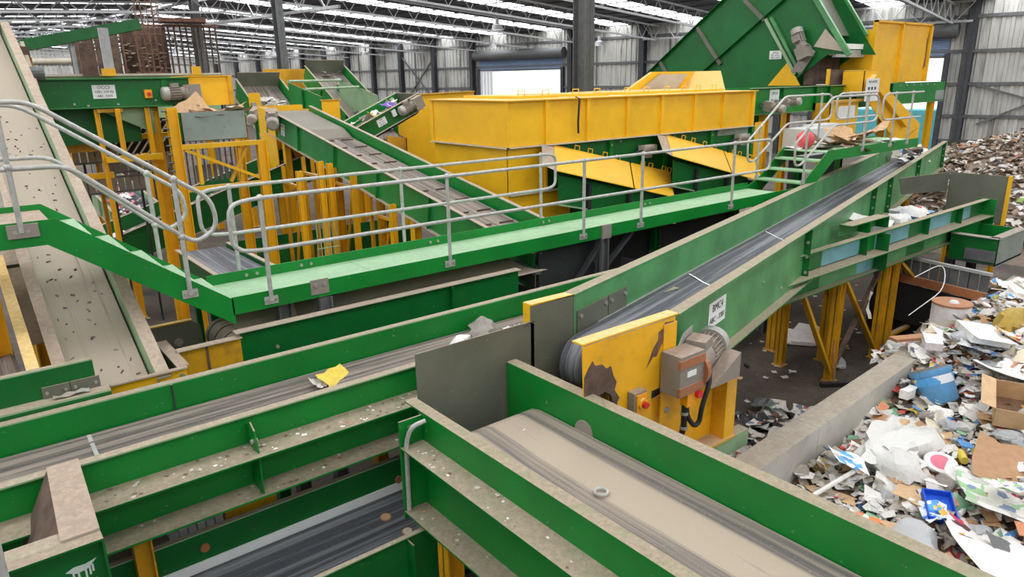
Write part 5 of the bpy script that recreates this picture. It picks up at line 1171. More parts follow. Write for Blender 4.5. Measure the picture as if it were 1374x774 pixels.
# ================================================================== P1, grey panel, hopper, concrete wall
def p1():
    root = thing('belt_conveyor', 'weathered blue and green conveyor with double flanges passing under the pale conveyor', 'conveyor', (12, 5.4, -3))
    y = 4.95
    for (a, b, mt) in ((7.5, 9.6, 'green_dark'), (9.6, 10.7, 'blue_green'), (10.7, 11.2, 'green'), (11.2, 12.4, 'blue_green'), (12.4, 13.1, 'green_dark'), (13.1, 14.1, 'blue_green'), (14.1, 14.4, 'green'), (14.4, 15.0, 'blue_green'), (15.0, 15.6, 'green_dark')):
        w = MB().box(a, b, y, y + .01, -2.66, -2.38).build('upper_wall', mt, root)
        w2 = MB().box(a, b, y, y + .01, -2.99, -2.68).build('lower_wall', 'blue_green' if mt == 'green' else ('green_faded' if mt == 'blue_green' else mt), root)
    MB().box(7.5, 15.62, y - .1, y + .01, -2.385, -2.37).build('top_flange', 'green', root); MB().box(7.5, 15.62, y - .22, y, -2.69, -2.675).build('middle_flange', 'green', root); MB().box(7.5, 15.62, y - .1, y, -3.0, -2.985).build('bottom_flange', 'green', root)
    for x in (10.75, 11.3, 12.95, 14.35): MB().box(x, x + .012, y - .1, y, -2.68, -2.385).build('stiffener', 'green_dark', root)
    MB().box(11.25, 11.262, y - .2, y, -2.985, -2.4).build('stiffener', 'green_dark', root)
    e = MB().box(15.6, 15.615, y - .22, y + .1, -3.05, -2.36).build('end_plate', 'green', root); 
    for x in (11.0, 11.6): MB().box(x, x + .012, y + .0, y + .25, -2.38, -2.2).build('upstand', 'green', root)
    MB().box(10.4, 11.6, y, y + .2, -2.2, -2.185).build('upstand_top', 'green', root); MB().box(10.4, 11.6, y + .2, y + .21, -2.38, -2.2).build('upstand_back', 'green_faded', root)
    MB().box(7.5, 15.6, y + 1.0, y + 1.01, -3.0, -2.74).build('far_wall', 'green', root)
    belt(root, Fr(), 7.6, 15.4, y + .04, y + .97, -2.8, 'belt', .05, .1)
    for x, lean in ((10.4, .12), (11.9, 0), (12.25, .0), (14.6, 0)):
        for yy in (y + .08, y + .95): post(root, (x, yy, FZ), (x, yy, -3.0), .13, .13, 'yellow_dirty')
    for a, b in ((9.3, 10.35), (10.5, 11.85)):
        MB().bar((a, y + .06, -3.05), (b, y + .06, FZ + .15), .08, .05).build('brace', 'yellow_dirty', root)
    MB().bar((11.8, y + .1, -3.05), (10.5, y + .1, FZ + .15), .07, .05).build('brace', 'rust_dark', root)
    MB().bar((12.4, y + .06, -3.1), (14.5, y + .06, FZ + .3), .08, .05).build('brace', 'yellow_dirty', root); MB().bar((12.3, y + .06, FZ + .3), (14.5, y + .06, FZ + .3), .08, .05).build('brace', 'yellow_dirty', root)
p1()
t = thing('grey_baffle', 'large bare grey baffle plate with a yellow right edge beside the far waste heap', 'plate', (18, 6.2, -3.2))
MB().box(16.7, 16.72, 4.92, 6.0, -3.02, -2.05).build('plate', 'grey_plate', t); MB().box(16.67, 16.74, 4.86, 4.92, -3.04, -2.04).build('edge_strip', 'yellow', t)
MB().prism([V(15.0, 6.3, -2.05), V(16.7, 6.02, -2.05), V(16.7, 6.02, -2.45), V(15.2, 6.3, -2.4)], (.02, .02, 0)).build('wing_plate', 'grey_plate', t)
for y in (5.0, 5.9): MB().hsec((16.78, y, FZ), (16.78, y, -2.6), .1, .1).build('leg', 'yellow_dirty', t)
def hopper():
    t = thing('side_hopper', 'open green hopper with a galvanised end plate right of the blue and green conveyor', 'hopper', (14.8, 4.6, -3.4))
    x0, x1, y0, y1 = 14.0, 15.3, 4.1, 4.85
    F = MB().box(x0, x0 + .01, y0, y1, -3.25, -2.8).build('front_wall', 'green_dark', t); MB().box(x0 - .02, x0, y0 + .02, y0 + .5, -3.22, -3.02).build('grey_patch', 'steel', F)
    MB().box(x0, x1, y0, y0 + .01, -3.3, -2.8).build('end_plate', 'galv_sheet', t); MB().box(x0, x1, y1, y1 + .01, -3.25, -2.75).build('back_wall', 'green', t)
    MB().box(x0 - .06, x0 + .1, y0, y1, -2.8, -2.785).build('rim', 'galv_sheet', t); MB().box(x0, x1, y0 - .02, y0 + .14, -2.8, -2.785).build('rim', 'galv_sheet', t); MB().box(x1, x1 + .01, y0, y1, -3.25, -2.8).build('far_wall', 'green', t); MB().box(x0, x1, y0, y1, -3.28, -3.25).build('base', 'steel_dark', t)
    for x in (x0 + .1, x1 - .1): MB().hsec((x, y1, FZ), (x, y1, -3.25), .14, .14).build('leg', 'steel_dark', t)
    t = thing('ribbed_apron', 'dark ribbed apron conveyor with a rusty red rail behind the concrete wall', 'conveyor', (13.4, 4.8, -3.9))
    a, b = V(13.1, 5.7, -3.45), V(12.75, 3.75, -3.45)
    n = 12
    for k in range(n):
        p = a.lerp(b, k / n); q = a.lerp(b, (k + .85) / n); MB().prism([p, q, q + V(.0, 0, .3), p + V(0, 0, .3)], (.03, 0, 0)).build('plate', 'steel', t)
    MB().bar(a + V(0, 0, .32), b + V(0, 0, .32), .06, .05).build('top_rail', 'steel_light', t); MB().bar(a + V(-.05, 0, -.05), b + V(-.05, 0, -.05), .06, .14).build('red_rail', 'cast', t); MB().bar(a + V(-.02, 0, -.5), b + V(-.02, 0, -.5), .03, .7).build('skirt', 'rubber', t)
    MB().prism([V(13.2, 5.8, -4.0), V(12.9, 3.7, -4.0), V(12.9, 3.7, FZ), V(13.2, 5.8, FZ)], (.4, 0, 0)).build('base', 'rubber', t)
hopper()
def bunker():
    t = thing('concrete_wall', 'low concrete bunker wall along the left of the paper heap', 'wall', (9, 3.4, FZ))
    A = V(3.9, 3.32, FZ); d = V(10.6, .62, 0)
    for k in range(4):
        a = A + d * (k / 4); b = A + d * ((k + .997) / 4)
        MB().prism([a, b, b + V(0, -.27, 0), a + V(0, -.27, 0)], (0, 0, 1.2)).build('block', 'concrete', t)
    MB().prism([A, A + V(0, -.27, 0), A + V(-.1, -6, 0), A + V(-.35, -6, 0)], (0, 0, 1.0)).build('return_wall', 'concrete', t)
bunker()

# ================================================================== waste, litter and loose things
PAL = {}
def pal(name, col, rough=.65): 
    if name not in M: M[name] = plain(name, col, rough, 0, .1, 9)
    return name
for nme, c in (('paper_white', (240, 237, 230)), ('paper_grey', (206, 198, 186)), ('heap_bed', (128, 112, 98)), ('paper_cream', (220, 208, 184)), ('card_brown', (178, 138, 100)), ('card_tan', (206, 170, 128)), ('card_dark', (120, 92, 70)), ('scrap_blue', (70, 130, 200)), ('scrap_red', (200, 70, 66)),
               ('scrap_orange', (240, 138, 84)), ('scrap_green', (120, 168, 130)), ('scrap_yellow', (226, 200, 80)), ('scrap_black', (52, 48, 48)), ('gold_foil', (176, 146, 62)), ('scrap_pink', (222, 120, 140)), ('scrap_purple', (128, 96, 190)), ('bright_blue', (28, 92, 210)), ('wood', (176, 124, 88)), ('lid_white', (234, 230, 228)), ('tub_blue', (104, 164, 214))): pal(nme, c)
M['print_a'] = printed('printed_paper_a', (228, 224, 216), [(90, 150, 210), (214, 80, 70), (230, 200, 90), (60, 60, 66)], 4, 1.3)
M['print_b'] = printed('printed_paper_b', (222, 218, 208), [(196, 196, 190), (120, 130, 150), (200, 120, 90), (150, 190, 130)], 4.5, 4.1)
M['print_c'] = printed('printed_paper_c', (232, 226, 222), [(210, 70, 90), (240, 230, 220), (90, 60, 60), (236, 170, 80)], 3.5, 7.7)
M['print_blue'] = printed('blue_white_print', (232, 236, 240), [(90, 170, 230), (232, 236, 240), (60, 130, 210), (236, 190, 70)], 5, 2.2)
M['print_news'] = printed('newsprint', (226, 224, 216), [(190, 188, 182), (150, 196, 140), (210, 208, 200), (120, 140, 170)], 6, 5.5)
def sheet_mesh(name, sx, sy, amp, seed, n=5, folds=2):
    r = random.Random(seed); fl_ = [(r.uniform(0, pi), r.uniform(-.25, .25), r.uniform(-amp, amp) * 2.2) for _ in range(folds)]
    vs = []
    for i in range(n):
        for j in range(n):
            u, v = i / (n - 1) - .5, j / (n - 1) - .5
            e = .07 if i in (0, n - 1) or j in (0, n - 1) else .02
            x, y = u + r.uniform(-e, e), v + r.uniform(-e, e)
            z = sum(a * abs(x * cos(t) + y * sin(t) - c) for t, c, a in fl_) + r.uniform(-amp, amp) * .45
            vs.append((x * sx, y * sy, z * max(sx, sy)))
    m0 = min(v[2] for v in vs); vs = [(x, y, z - m0) for x, y, z in vs]
    me = bpy.data.meshes.new(name); me.from_pydata(vs, [], [(i * n + j, (i + 1) * n + j, (i + 1) * n + j + 1, i * n + j + 1) for i in range(n - 1) for j in range(n - 1)])
    me.materials.append(M['paper_white']); return me
def blob_mesh(name, sx, sy, sz, seed, rough=.35, n=10, m=7):
    r = Vector((seed * 3.1, seed * 1.7, seed)); vs = []; fs = []
    for i in range(m + 1):
        for k in range(n):
            th, ph = pi * i / m, 2 * pi * k / n; d = Vector((sin(th) * cos(ph), sin(th) * sin(ph), cos(th)))
            q = 1 + rough * noise.noise(d * 1.6 + r) + rough * .7 * abs(noise.noise(d * 4.2 + r))
            vs.append((d.x * q * sx / 2, d.y * q * sy / 2, max(-.42, d.z * q) * sz / 2 + sz * .21))
    for i in range(m):
        for k in range(n): fs.append((i * n + k, (i + 1) * n + k, (i + 1) * n + (k + 1) % n, i * n + (k + 1) % n))
    me = bpy.data.meshes.new(name); me.from_pydata(vs, [], fs); me.shade_smooth(); me.set_sharp_from_angle(angle=radians(32)); me.materials.append(M['paper_white']); return me
def carton_mesh(name, sx, sy, sz):
    me = bpy.data.meshes.new(name); b = MB().box(-sx / 2, sx / 2, -sy / 2, sy / 2, 0, sz)
    b.prism([(-sx / 2, -sy / 2, sz), (-sx / 2, sy / 2, sz), (-sx / 2 - sx * .3, sy / 2, sz * 1.15), (-sx / 2 - sx * .3, -sy / 2, sz * 1.15)], (0, 0, .004))
    me.from_pydata([tuple(v) for v in b.v], [], b.f); me.materials.append(M['paper_white']); return me
def bottle_mesh(name, r_, L):
    me = bpy.data.meshes.new(name); b = MB().lathe((-L / 2, 0, r_), X, [(0, r_ * .9), (L * .05, r_), (L * .62, r_), (L * .8, r_ * .4), (L * .95, r_ * .36), (L, r_ * .42)], 12)
    me.from_pydata([tuple(v) for v in b.v], [], b.f); me.shade_smooth(); me.set_sharp_from_angle(angle=radians(40)); me.materials.append(M['paper_white']); return me
SH = [sheet_mesh('paper_sheet', 1, .72 + .06 * (i % 4), .05 + .02 * (i % 3), 20 + i, 5, 1 + i % 3) for i in range(9)]
CR = [sheet_mesh('crumpled_sheet', 1, .9, .16, 60 + i, 6, 3) for i in range(5)]
CD = [sheet_mesh('card_piece', 1, .6 + .1 * (i % 3), .012, 90 + i, 4, 2) for i in range(6)]
BG = [blob_mesh('bag', 1, .8, .5, 3 + i, .5, 14, 9) for i in range(5)]
BX = [carton_mesh('carton', 1, .62, .3), carton_mesh('carton', 1, .5, .5)]
BT = [bottle_mesh('bottle', .14, 1)]
def item(name, me, mat, loc, size, rot, label, cat, group=None):
    o = bpy.data.objects.new(name, me); COL.objects.link(o); o.location = Vector(loc) + Z * ZO; o.rotation_euler = rot
    o.scale = size if isinstance(size, (tuple, list)) else (size,) * 3
    o.material_slots[0].link = 'OBJECT'; o.material_slots[0].material = M[mat]; ORG[o.name] = Vector(loc)
    return tag(o, label, cat, group)
def sstep(a, b, v): t = min(1, max(0, (v - a) / (b - a))); return t * t * (3 - 2 * t)
def wall_y(x): return 3.05 + .0585 * (x - 3.9)
def pile_z(x, y):
    z = -3.86 + .42 * sstep(7.2, 10.2, x) + .1 * sstep(10, 13, x) + .13 * noise.noise(V(x * .9, y * .9, 1.3)) + .06 * noise.noise(V(x * 2.3, y * 2.3, 4)) + .12 * sstep(1.5, -2.5, y)
    over = y - wall_y(x) + .1
    if over > 0: z -= over * .55
    if x > 13.2: z -= (x - 13.2) * .5
    return max(FZ, z)
rows = []
for i in range(46):
    x = 3.76 + i * .26; rows.append([(x, y, pile_z(x, y)) for y in [-6 + k * .26 for k in range(int((min(wall_y(9.2 if x > 9.2 else x) + (.5 * sstep(8.6, 9.8, x)), 9) + 6) / .26) + 1)]])
n = min(len(r) for r in rows)
for r_ in rows:
    ymax = wall_y(r_[0][0]) - .01 + .75 * sstep(8.6, 9.8, r_[0][0])
    for k in range(len(r_)): pass
rows = [[(r_[0][0], -6 + (wall_y(r_[0][0]) - .01 + .75 * sstep(8.6, 9.8, r_[0][0]) + 6) * k / 36, 0) for k in range(37)] for r_ in rows]
rows = [[(x, y, pile_z(x, y) - .05) for x, y, _ in r_] for r_ in rows]
tag(MB().sheet([list(reversed(r_)) for r_ in rows]).build('waste_heap', 'card_dark', kind='stuff'), 'matted bed of waste under the loose paper in the concrete bunker', 'waste')
def flakes(name, spots, sizes, cols, label, seed, amp=.35):
    r = random.Random(seed); vs = []; fs = []; cs = []
    for p, nn in spots:
        s = r.uniform(*sizes); a = r.uniform(0, 2 * pi); w_ = s * r.uniform(.45, 1)
        up = (Vector(nn) + Vector((r.uniform(-1, 1), r.uniform(-1, 1), r.uniform(-.3, .3))) * .55).normalized(); t = up.cross(V(cos(a), sin(a), .2)).normalized(); b = up.cross(t)
        o = len(vs); h = r.uniform(-amp, amp) * s; h2 = r.uniform(-amp, amp) * s * .6; j = lambda: r.uniform(-.12, .12) * s
        for i in range(3):
            for k in range(2): vs.append(Vector(p) + t * ((i - 1) * s / 2 + j()) + b * ((k - .5) * w_ + j()) + up * ((h if i == 1 else 0) + (h2 if k else 0)))
        fs += [(o, o + 2, o + 3, o + 1), (o + 2, o + 4, o + 5, o + 3)]
        c = r.choices([c for c, _ in cols], [w for _, w in cols])[0]; q = r.uniform(.75, 1.1); c = lin(c)
        cs += [min(1, c[0] * q), min(1, c[1] * q), min(1, c[2] * q), 1] * 6
    mb = MB(); mb.v = vs; mb.f = fs
    o = mb.build(name, 'flakes', kind='stuff')
    at = o.data.attributes.new('col', 'FLOAT_COLOR', 'POINT'); at.data.foreach_set('color', cs)
    return tag(o, label, 'waste')
NEARC = [((230, 226, 220), 44), ((206, 198, 184), 26), ((176, 166, 150), 14), ((190, 148, 106), 11), ((120, 92, 70), 5), ((90, 150, 210), 5), ((212, 80, 76), 4), ((60, 56, 54), 6), ((230, 200, 96), 3), ((130, 176, 140), 4), ((226, 150, 110), 3)]
r = random.Random(11); spots = []
while len(spots) < 11000:
    x = 3.8 + 10.4 * r.random() ** .8; y = r.uniform(-2.6, 4.1)
    lim = wall_y(x) - .03 + (.72 * sstep(8.6, 9.8, x))
    if y > lim or y < .0 - (x - 4) * .18: continue
    spots.append(((x, y, pile_z(x, y) + r.uniform(-.02, .05)), (0, 0, 1)))
flakes('loose_scraps', spots, (.05, .2), NEARC, 'countless small paper and card scraps filling the heap in the concrete bunker', 12)
# loose things on the heap, one by one
KINDS = [('paper_sheet', SH + CR, ['paper_white', 'paper_white', 'paper_white', 'paper_grey', 'paper_cream'], (.16, .36), 'paper sheet', 'paper', 'paper sheets on the near heap', 30),
         ('printed_sheet', SH + CR, ['print_a', 'print_b', 'print_c', 'print_news', 'print_blue'], (.15, .34), 'leaflet', 'leaflet', 'printed leaflets on the near heap', 24),
         ('cardboard_piece', CD, ['card_brown', 'card_tan', 'card_tan', 'card_dark'], (.16, .38), 'card piece', 'cardboard', 'cardboard pieces on the near heap', 14),
         ('plastic_bag', BG, ['film', 'film_clear', 'film_clear', 'film_grey', 'paper_white'], (.14, .3), 'crumpled bag', 'bag', 'plastic bags on the near heap', 14),
         ('carton', BX, ['paper_white', 'print_a', 'card_tan', 'print_c', 'scrap_blue', 'paper_grey'], (.12, .26), 'carton', 'carton', 'cartons on the near heap', 10),
         ('bottle', BT, ['lid_white', 'film_clear', 'scrap_green', 'paper_cream'], (.16, .26), 'plastic bottle', 'bottle', 'bottles on the near heap', 5),
         ('coloured_scrap', CR, ['scrap_red', 'scrap_blue', 'scrap_orange', 'scrap_green', 'scrap_yellow', 'scrap_black', 'scrap_pink', 'scrap_black'], (.1, .22), 'crumpled scrap', 'scrap', 'coloured scraps on the near heap', 14)]
WORDS = dict(paper_white='white', paper_grey='grey', paper_cream='cream', print_a='blue and red patterned', print_b='grey and green patterned', print_c='pink and brown patterned', print_news='newsprint', print_blue='blue and white', card_brown='brown', card_tan='tan', card_dark='dark brown', film='milky', film_clear='clear', film_grey='grey', lid_white='white', scrap_green='green', scrap_red='red', scrap_blue='blue', scrap_orange='orange', scrap_yellow='yellow', scrap_black='black', scrap_pink='pink')
def zone_label(base, mt_, x, y):
    d = wall_y(x) - y
    zx = 'front' if x < 6.4 else 'near half' if x < 8.2 else 'middle' if x < 10.2 else 'far end'
    zy = 'by the wall' if d < .7 else 'off the wall' if d < 1.5 else 'towards the right'
    return '%s %s in the %s of the near heap, %s' % (WORDS[mt_], base, zx, zy)
r = random.Random(5); cnt = 0
while cnt < 900:
    x = 4.2 + 9.6 * r.random() ** .9; y = r.uniform(-1.6, 4.0); lim = wall_y(x) - .14 + (.7 * sstep(8.8, 9.8, x))
    if y > lim or y < .7 - (x - 4) * .12: continue
    k = r.choices(KINDS, [q[7] for q in KINDS])[0]; s = r.uniform(*k[3]) * (.82 + .3 * sstep(8, 12, x))
    if k[0] in ('cardboard_piece', 'carton'): rot = (r.uniform(-.35, .35), r.uniform(-.35, .35), r.uniform(0, 6.28))
    else: rot = (r.uniform(-.55, .55), r.uniform(-.55, .55), r.uniform(0, 6.28))
    mt_ = r.choice(k[2])
    item(k[0], r.choice(k[1]), mt_, (x, y, pile_z(x, y) + r.uniform(.0, .05)), s, rot, zone_label(k[4], mt_, x, y), k[5], k[6]); cnt += 1
def on(x, y, dz=.04): return (x, y, pile_z(x, y) + dz)
# distinct things on the heap
item('plastic_film', blob_mesh('film_sheet', 1.25, .62, .3, 8, .6, 22, 12), 'film', on(7.45, 2.78, .02), 1, (0, .05, .25), 'large crumpled sheet of white plastic film in front of the blue tub', 'film')
item('plastic_film', BG[2], 'film', on(6.9, 2.6, .03), (.62, .5, .5), (0, 0, 1.2), 'smaller lobe of white plastic film beside the white round lid', 'film')
t = thing('paint_tub', 'blue round tub lying on its side against the concrete wall', 'tub', on(8.8, 3.0, 0))
p = on(8.75, 2.95, .12); ax = V(.1, .5, .9).normalized()
MB().lathe(V(*p) - ax * .2, ax, [(0, .19), (.02, .2), (.34, .22), (.36, .235), (.4, .235)], 20).build('body', 'tub_blue', t, smooth=True); MB().lathe(V(*p) + ax * .2, ax, [(0, .235), (.01, .2)], 20).build('top', 'steel', t)
MB().lathe(V(*p) + ax * .02 , ax, [(0, .218), (.1, .228)], 20, False).build('label_band', 'print_blue', t)
t = thing('tub_lid', 'white round tub lid lying flat on the near paper heap', 'lid', on(7.25, 2.28))
q = V(*on(7.25, 2.28, .07)); MB().lathe(q, V(-.25, -.2, 1), [(0, .15), (.02, .155), (.03, .14)], 22).build('disc', 'lid_white', t); MB().lathe(q, V(-.25, -.2, 1), [(.031, .1), (.033, .02)], 22).build('printed_ring', 'scrap_pink', t)
t = thing('blue_tray', 'bright blue plastic tray tipped over near the bottom of the heap', 'tray', on(6.55, 2.02))
F = Fr(on(6.5, 2.0, .05), 35, .35)
MB().fbox(F, -.16, .16, -.12, .12, 0, .012).build('base', 'bright_blue', t)
for a in ((-.16, -.15, -.12, .12), (.15, .16, -.12, .12), (-.16, .16, -.12, -.11), (-.16, .16, .11, .12)): MB().fbox(F, *a, 0, .08).build('side', 'bright_blue', t)
item('orange_card', CD[1], 'scrap_orange', on(5.85, 2.25, .07), .42, (.12, .1, .5), 'large torn orange card near the front edge of the heap', 'card')
for i, (x, y, a) in enumerate(((7.6, 2.22, .5), (7.84, 2.08, -.3))):
    item('yellow_moulding', BT[0], 'scrap_yellow', on(x, y, .05), (.34, .3, .3), (0, .1, a), 'yellow plastic moulding beside the white lid, %s of the pair' % ('left' if i == 0 else 'right'), 'moulding')
def open_box(x, y, s, a, lab, mat='card_tan'):
    t = thing('cardboard_box', lab, 'box', on(x, y)); F = Fr(on(x, y, .06), a, .25)
    MB().fbox(F, -s / 2, s / 2, -s * .35, s * .35, 0, .006).build('base', 'card_dark', t)
    for q in ((-s / 2, -s / 2 + .006, -s * .35, s * .35), (s / 2 - .006, s / 2, -s * .35, s * .35), (-s / 2, s / 2, -s * .35, -s * .35 + .006), (-s / 2, s / 2, s * .35 - .006, s * .35)): MB().fbox(F, *q, 0, s * .42).build('side', mat, t)
    for sg_ in (-1, 1): MB().prism([F.p(-s / 2, sg_ * s * .35, s * .42), F.p(s / 2, sg_ * s * .35, s * .42), F.p(s / 2, sg_ * s * .6, s * .5), F.p(-s / 2, sg_ * s * .6, s * .5)], (0, 0, .005)).build('flap', mat, t)
open_box(8.6, 2.1, .55, 20, 'brown cardboard box with raised flaps at the right edge of the heap')
open_box(5.55, 1.62, .2, 60, 'small open brown box by the bottom edge of the heap', 'card_brown')
item('cardboard_sheet', CD[2], 'card_brown', on(7.6, 1.8, .08), .75, (.25, -.2, .3), 'big folded sheet of brown card below the cardboard box at the right', 'cardboard')
item('cardboard_sheet', CD[0], 'card_tan', on(6.6, 2.25, .08), .5, (.1, .15, .2), 'flat tan cardboard sheet left of the blue tray', 'cardboard')
item('corrugated_strip', CD[3], 'card_tan', on(5.85, 1.98, .09), (.6, .26, .4), (.05, .1, .9), 'ribbed strip of tan corrugated card below the orange card', 'cardboard')
item('newspaper', SH[3], 'print_news', on(6.95, 1.7, .1), .62, (.15, .1, .4), 'spread newspaper page right of the blue tray', 'newspaper')
item('newspaper', CR[1], 'print_news', on(7.0, 1.62, .2), .34, (.1, .2, 1.4), 'crumpled newspaper ball lying on the spread newspaper page', 'newspaper')
item('striped_card', SH[1], 'print_c', on(6.33, 1.68, .12), .5, (.2, .3, .2), 'curved white card with red stripes at the lower right of the heap', 'card')
item('gold_foil', blob_mesh('foil', .75, .35, .3, 21, .4, 16, 8), 'gold_foil', on(11.0, 2.9, .02), 1, (0, 0, .1), 'crumpled gold foil wrap at the right edge of the heap', 'foil')
item('painted_board', SH[2], 'print_blue', on(6.4, 2.86, .14), .42, (.35, .2, 1.0), 'square white board with blue and orange splashes leaning by the concrete wall', 'board')
item('paper_sack', SH[5], 'paper_white', on(5.9, 1.3, .16), .8, (.2, .15, .7), 'white paper sack at the very bottom right of the heap', 'sack')
item('grey_card', CD[4], 'steel', on(6.2, 1.4, .2), .3, (.4, .1, .5), 'dark grey card with pale scroll above the white paper sack', 'card')
item('white_case', BX[0], 'paper_white', on(10.2, 3.0, .08), (.75, .7, .35), (.1, .06, .6), 'flat white case near the middle of the heap, right of the blue tub', 'case')
t = MB().tube([V(5.75, 2.86, 0) + Z * on(5.75, 2.86, .1)[2], V(6.35, 2.72, 0) + Z * (on(6.35, 2.72, .18)[2])], .022, 8); tag(t.build('paper_tube', 'paper_white'), 'long white rolled paper tube near the front corner of the heap', 'tube')
item('printed_wrapper', SH[0], 'print_blue', on(9.6, 2.85, .14), .6, (.3, .2, .9), 'blue and white checked wrapper behind the blue tub', 'wrapper')
item('clear_bag', BG[3], 'film_clear', on(5.75, 1.88, .03), (.62, .5, .5), (0, 0, .6), 'clear crumpled plastic bag below the orange card', 'bag')
item('white_packaging', SH[7], 'paper_white', on(9.3, 2.4, .12), .75, (.1, .25, .3), 'large white wrapper above the cardboard box at the right', 'wrapper')
t = MB().bar(V(9.3, 3.72, -3.36), V(10.3, 3.28, -3.4), .14, .04); tag(t.build('wood_plank', 'wood'), 'brown wooden board lying across the top of the concrete wall', 'board')
t = thing('round_tin', 'pale round tin with a rusty lid at the far end of the heap', 'tin', (11.4, 3.9, -3.75)); MB().cyl((11.35, 3.78, -3.75), (11.35, 3.78, -3.32), .26, 20).build('body', 'lid_white', t, smooth=True); MB().cyl((11.35, 3.78, -3.32), (11.35, 3.78, -3.29), .27, 20).build('lid', 'wood', t); MB().lathe((11.33, 3.75, -3.29), Z, [(0, .07), (.03, .05)], 10).build('lump', 'lid_white', t)
t = thing('foam_block', 'white foam block next to the wooden board on the heap', 'block', (9.4, 3.35, -3.42)); MB().fbox(Fr((9.45, 3.3, -3.36), 30, .1), -.15, .15, -.1, .1, 0, .1).build('block', 'lid_white', t)
for i, (x, y, m_, s) in enumerate(((10.8, 3.4, 'scrap_black', .5), (10.3, 2.7, 'card_tan', .45))): item('sheet_metal' if i == 0 else 'cardboard_sheet', CD[i], m_, on(x, y, .1), s, (.5, .1, .5), ('dark ribbed sheet standing among the waste behind the white case', 'tan cardboard sheet right of the white case')[i], 'sheet' if i == 0 else 'cardboard')
# far heap
def far_z(x, y):
    d = math.hypot((x - 31) / 10.5, (y - 5.5) / 9.5)
    return FZ + 3.05 * max(0, 1 - d ** 1.7) + (.25 * noise.noise(V(x * .45, y * .45, 2)) + .12 * noise.noise(V(x * 1.3, y * 1.3, 9))) * (1 if d < 1 else 0)
hb = [[(x, y, max(FZ + .005, far_z(x, y))) for y in [-6 + 1.0 * k for k in range(22)]] for x in [20.5 + 1.0 * k for k in range(23)]]
tag(MB().sheet([list(reversed(q)) for q in hb]).build('far_heap', 'heap_bed', kind='stuff'), 'tall heap of mixed waste against the back wall at the far right', 'waste')
FARC = [((200, 184, 162), 26), ((222, 216, 206), 30), ((158, 138, 116), 14), ((110, 90, 74), 12), ((226, 224, 220), 12), ((176, 130, 92), 10), ((120, 140, 150), 4), ((190, 110, 96), 1), ((150, 190, 90), 1)]
r = random.Random(8); spots = []
while len(spots) < 18000:
    x = r.uniform(21, 36); y = r.uniform(-3, 13); z = far_z(x, y)
    if z > FZ + .06: spots.append(((x, y, z + r.uniform(0, .08)), (0, 0, 1)))
flakes('far_scraps', spots, (.08, .26), FARC, 'countless scraps covering the tall waste heap at the far right', 13)
# litter on the belts
def belt_litter(F, s0, s1, t0, t1, h, n, size, mats, label, group, seed, name='paper_scrap', hump=0):
    r = random.Random(seed)
    for i in range(n):
        s, t_ = r.uniform(s0, s1), r.gauss((t0 + t1) / 2, (t1 - t0) / 4.5); t_ = min(t1, max(t0, t_))
        p = F.p(s, t_, h + r.uniform(0, hump) * (1 - abs(2 * (t_ - t0) / (t1 - t0) - 1)))
        item(name, r.choice(SH + CR), r.choice(mats), p, r.uniform(*size), (r.uniform(-.5, .5), r.uniform(-.5, .5) - (math.atan2(F.u.z, 1) if abs(F.u.x) > .5 else 0), r.uniform(0, 6.28)), label, 'paper', group)
WH = ['paper_white', 'paper_white', 'paper_white', 'lid_white', 'paper_grey', 'print_b']
belt_litter(PB[0][0], .4, 3.4, .2, 1.1, .02, 110, (.16, .34), WH, 'white paper scrap riding on the left paper belt behind the cleated incline', 'paper on the left paper belt', 21, hump=.14)
belt_litter(PB[1][0], .2, 1.5, .1, 1.1, .02, 34, (.16, .34), WH + ['scrap_orange', 'scrap_green', 'print_c'], 'mixed scrap at the foot of the grey slatted belt', 'scraps at the foot of the slatted belt', 22, hump=.1)
belt_litter(PB[1][0], 1.6, 4.8, .15, .8, .02, 12, (.16, .3), WH, 'white scrap riding higher on the grey slatted belt', 'scraps higher on the slatted belt', 23)
belt_litter(FC6, 0, 5.5, .12, .95, .37, 150, (.09, .2), WH + ['scrap_red', 'scrap_red', 'print_c', 'print_a', 'scrap_pink'], 'red and white scrap on the small littered belt behind the stair rail', 'scraps on the littered belt', 24, 'mixed_scrap', hump=.06)
belt_litter(FCR, -.7, 1.4, .12, .7, -.1, 26, (.16, .3), WH + ['paper_cream'], 'white scrap on the short steep green conveyor', 'scraps on the short steep conveyor', 25, hump=.12)
item('purple_wrapper', CR[2], 'scrap_purple', FCR.p(1.0, .35, -.02), .3, (.2, -.3, .4), 'purple wrapper among the white paper on the short steep green conveyor', 'wrapper')
item('cream_wrapper', CR[3], 'scrap_yellow', FCR.p(.55, .35, -.07), .28, (.2, -.3, 1.4), 'yellowish wrapper on the short steep green conveyor', 'wrapper')
F5 = Fr((2.3, 16, -2.85), 0, .32)
belt_litter(F5, -.6, 4.3, .15, .5, -.25, 30, (.08, .2), WH, 'small white scrap on the low green incline conveyor', 'scraps on the low incline', 26, hump=.08)
item('folded_paper', BX[0], 'lid_white', F5.p(.2, .25, -.2), .3, (.1, -.3, .3), 'folded white packet on the low green incline at the left', 'packet')
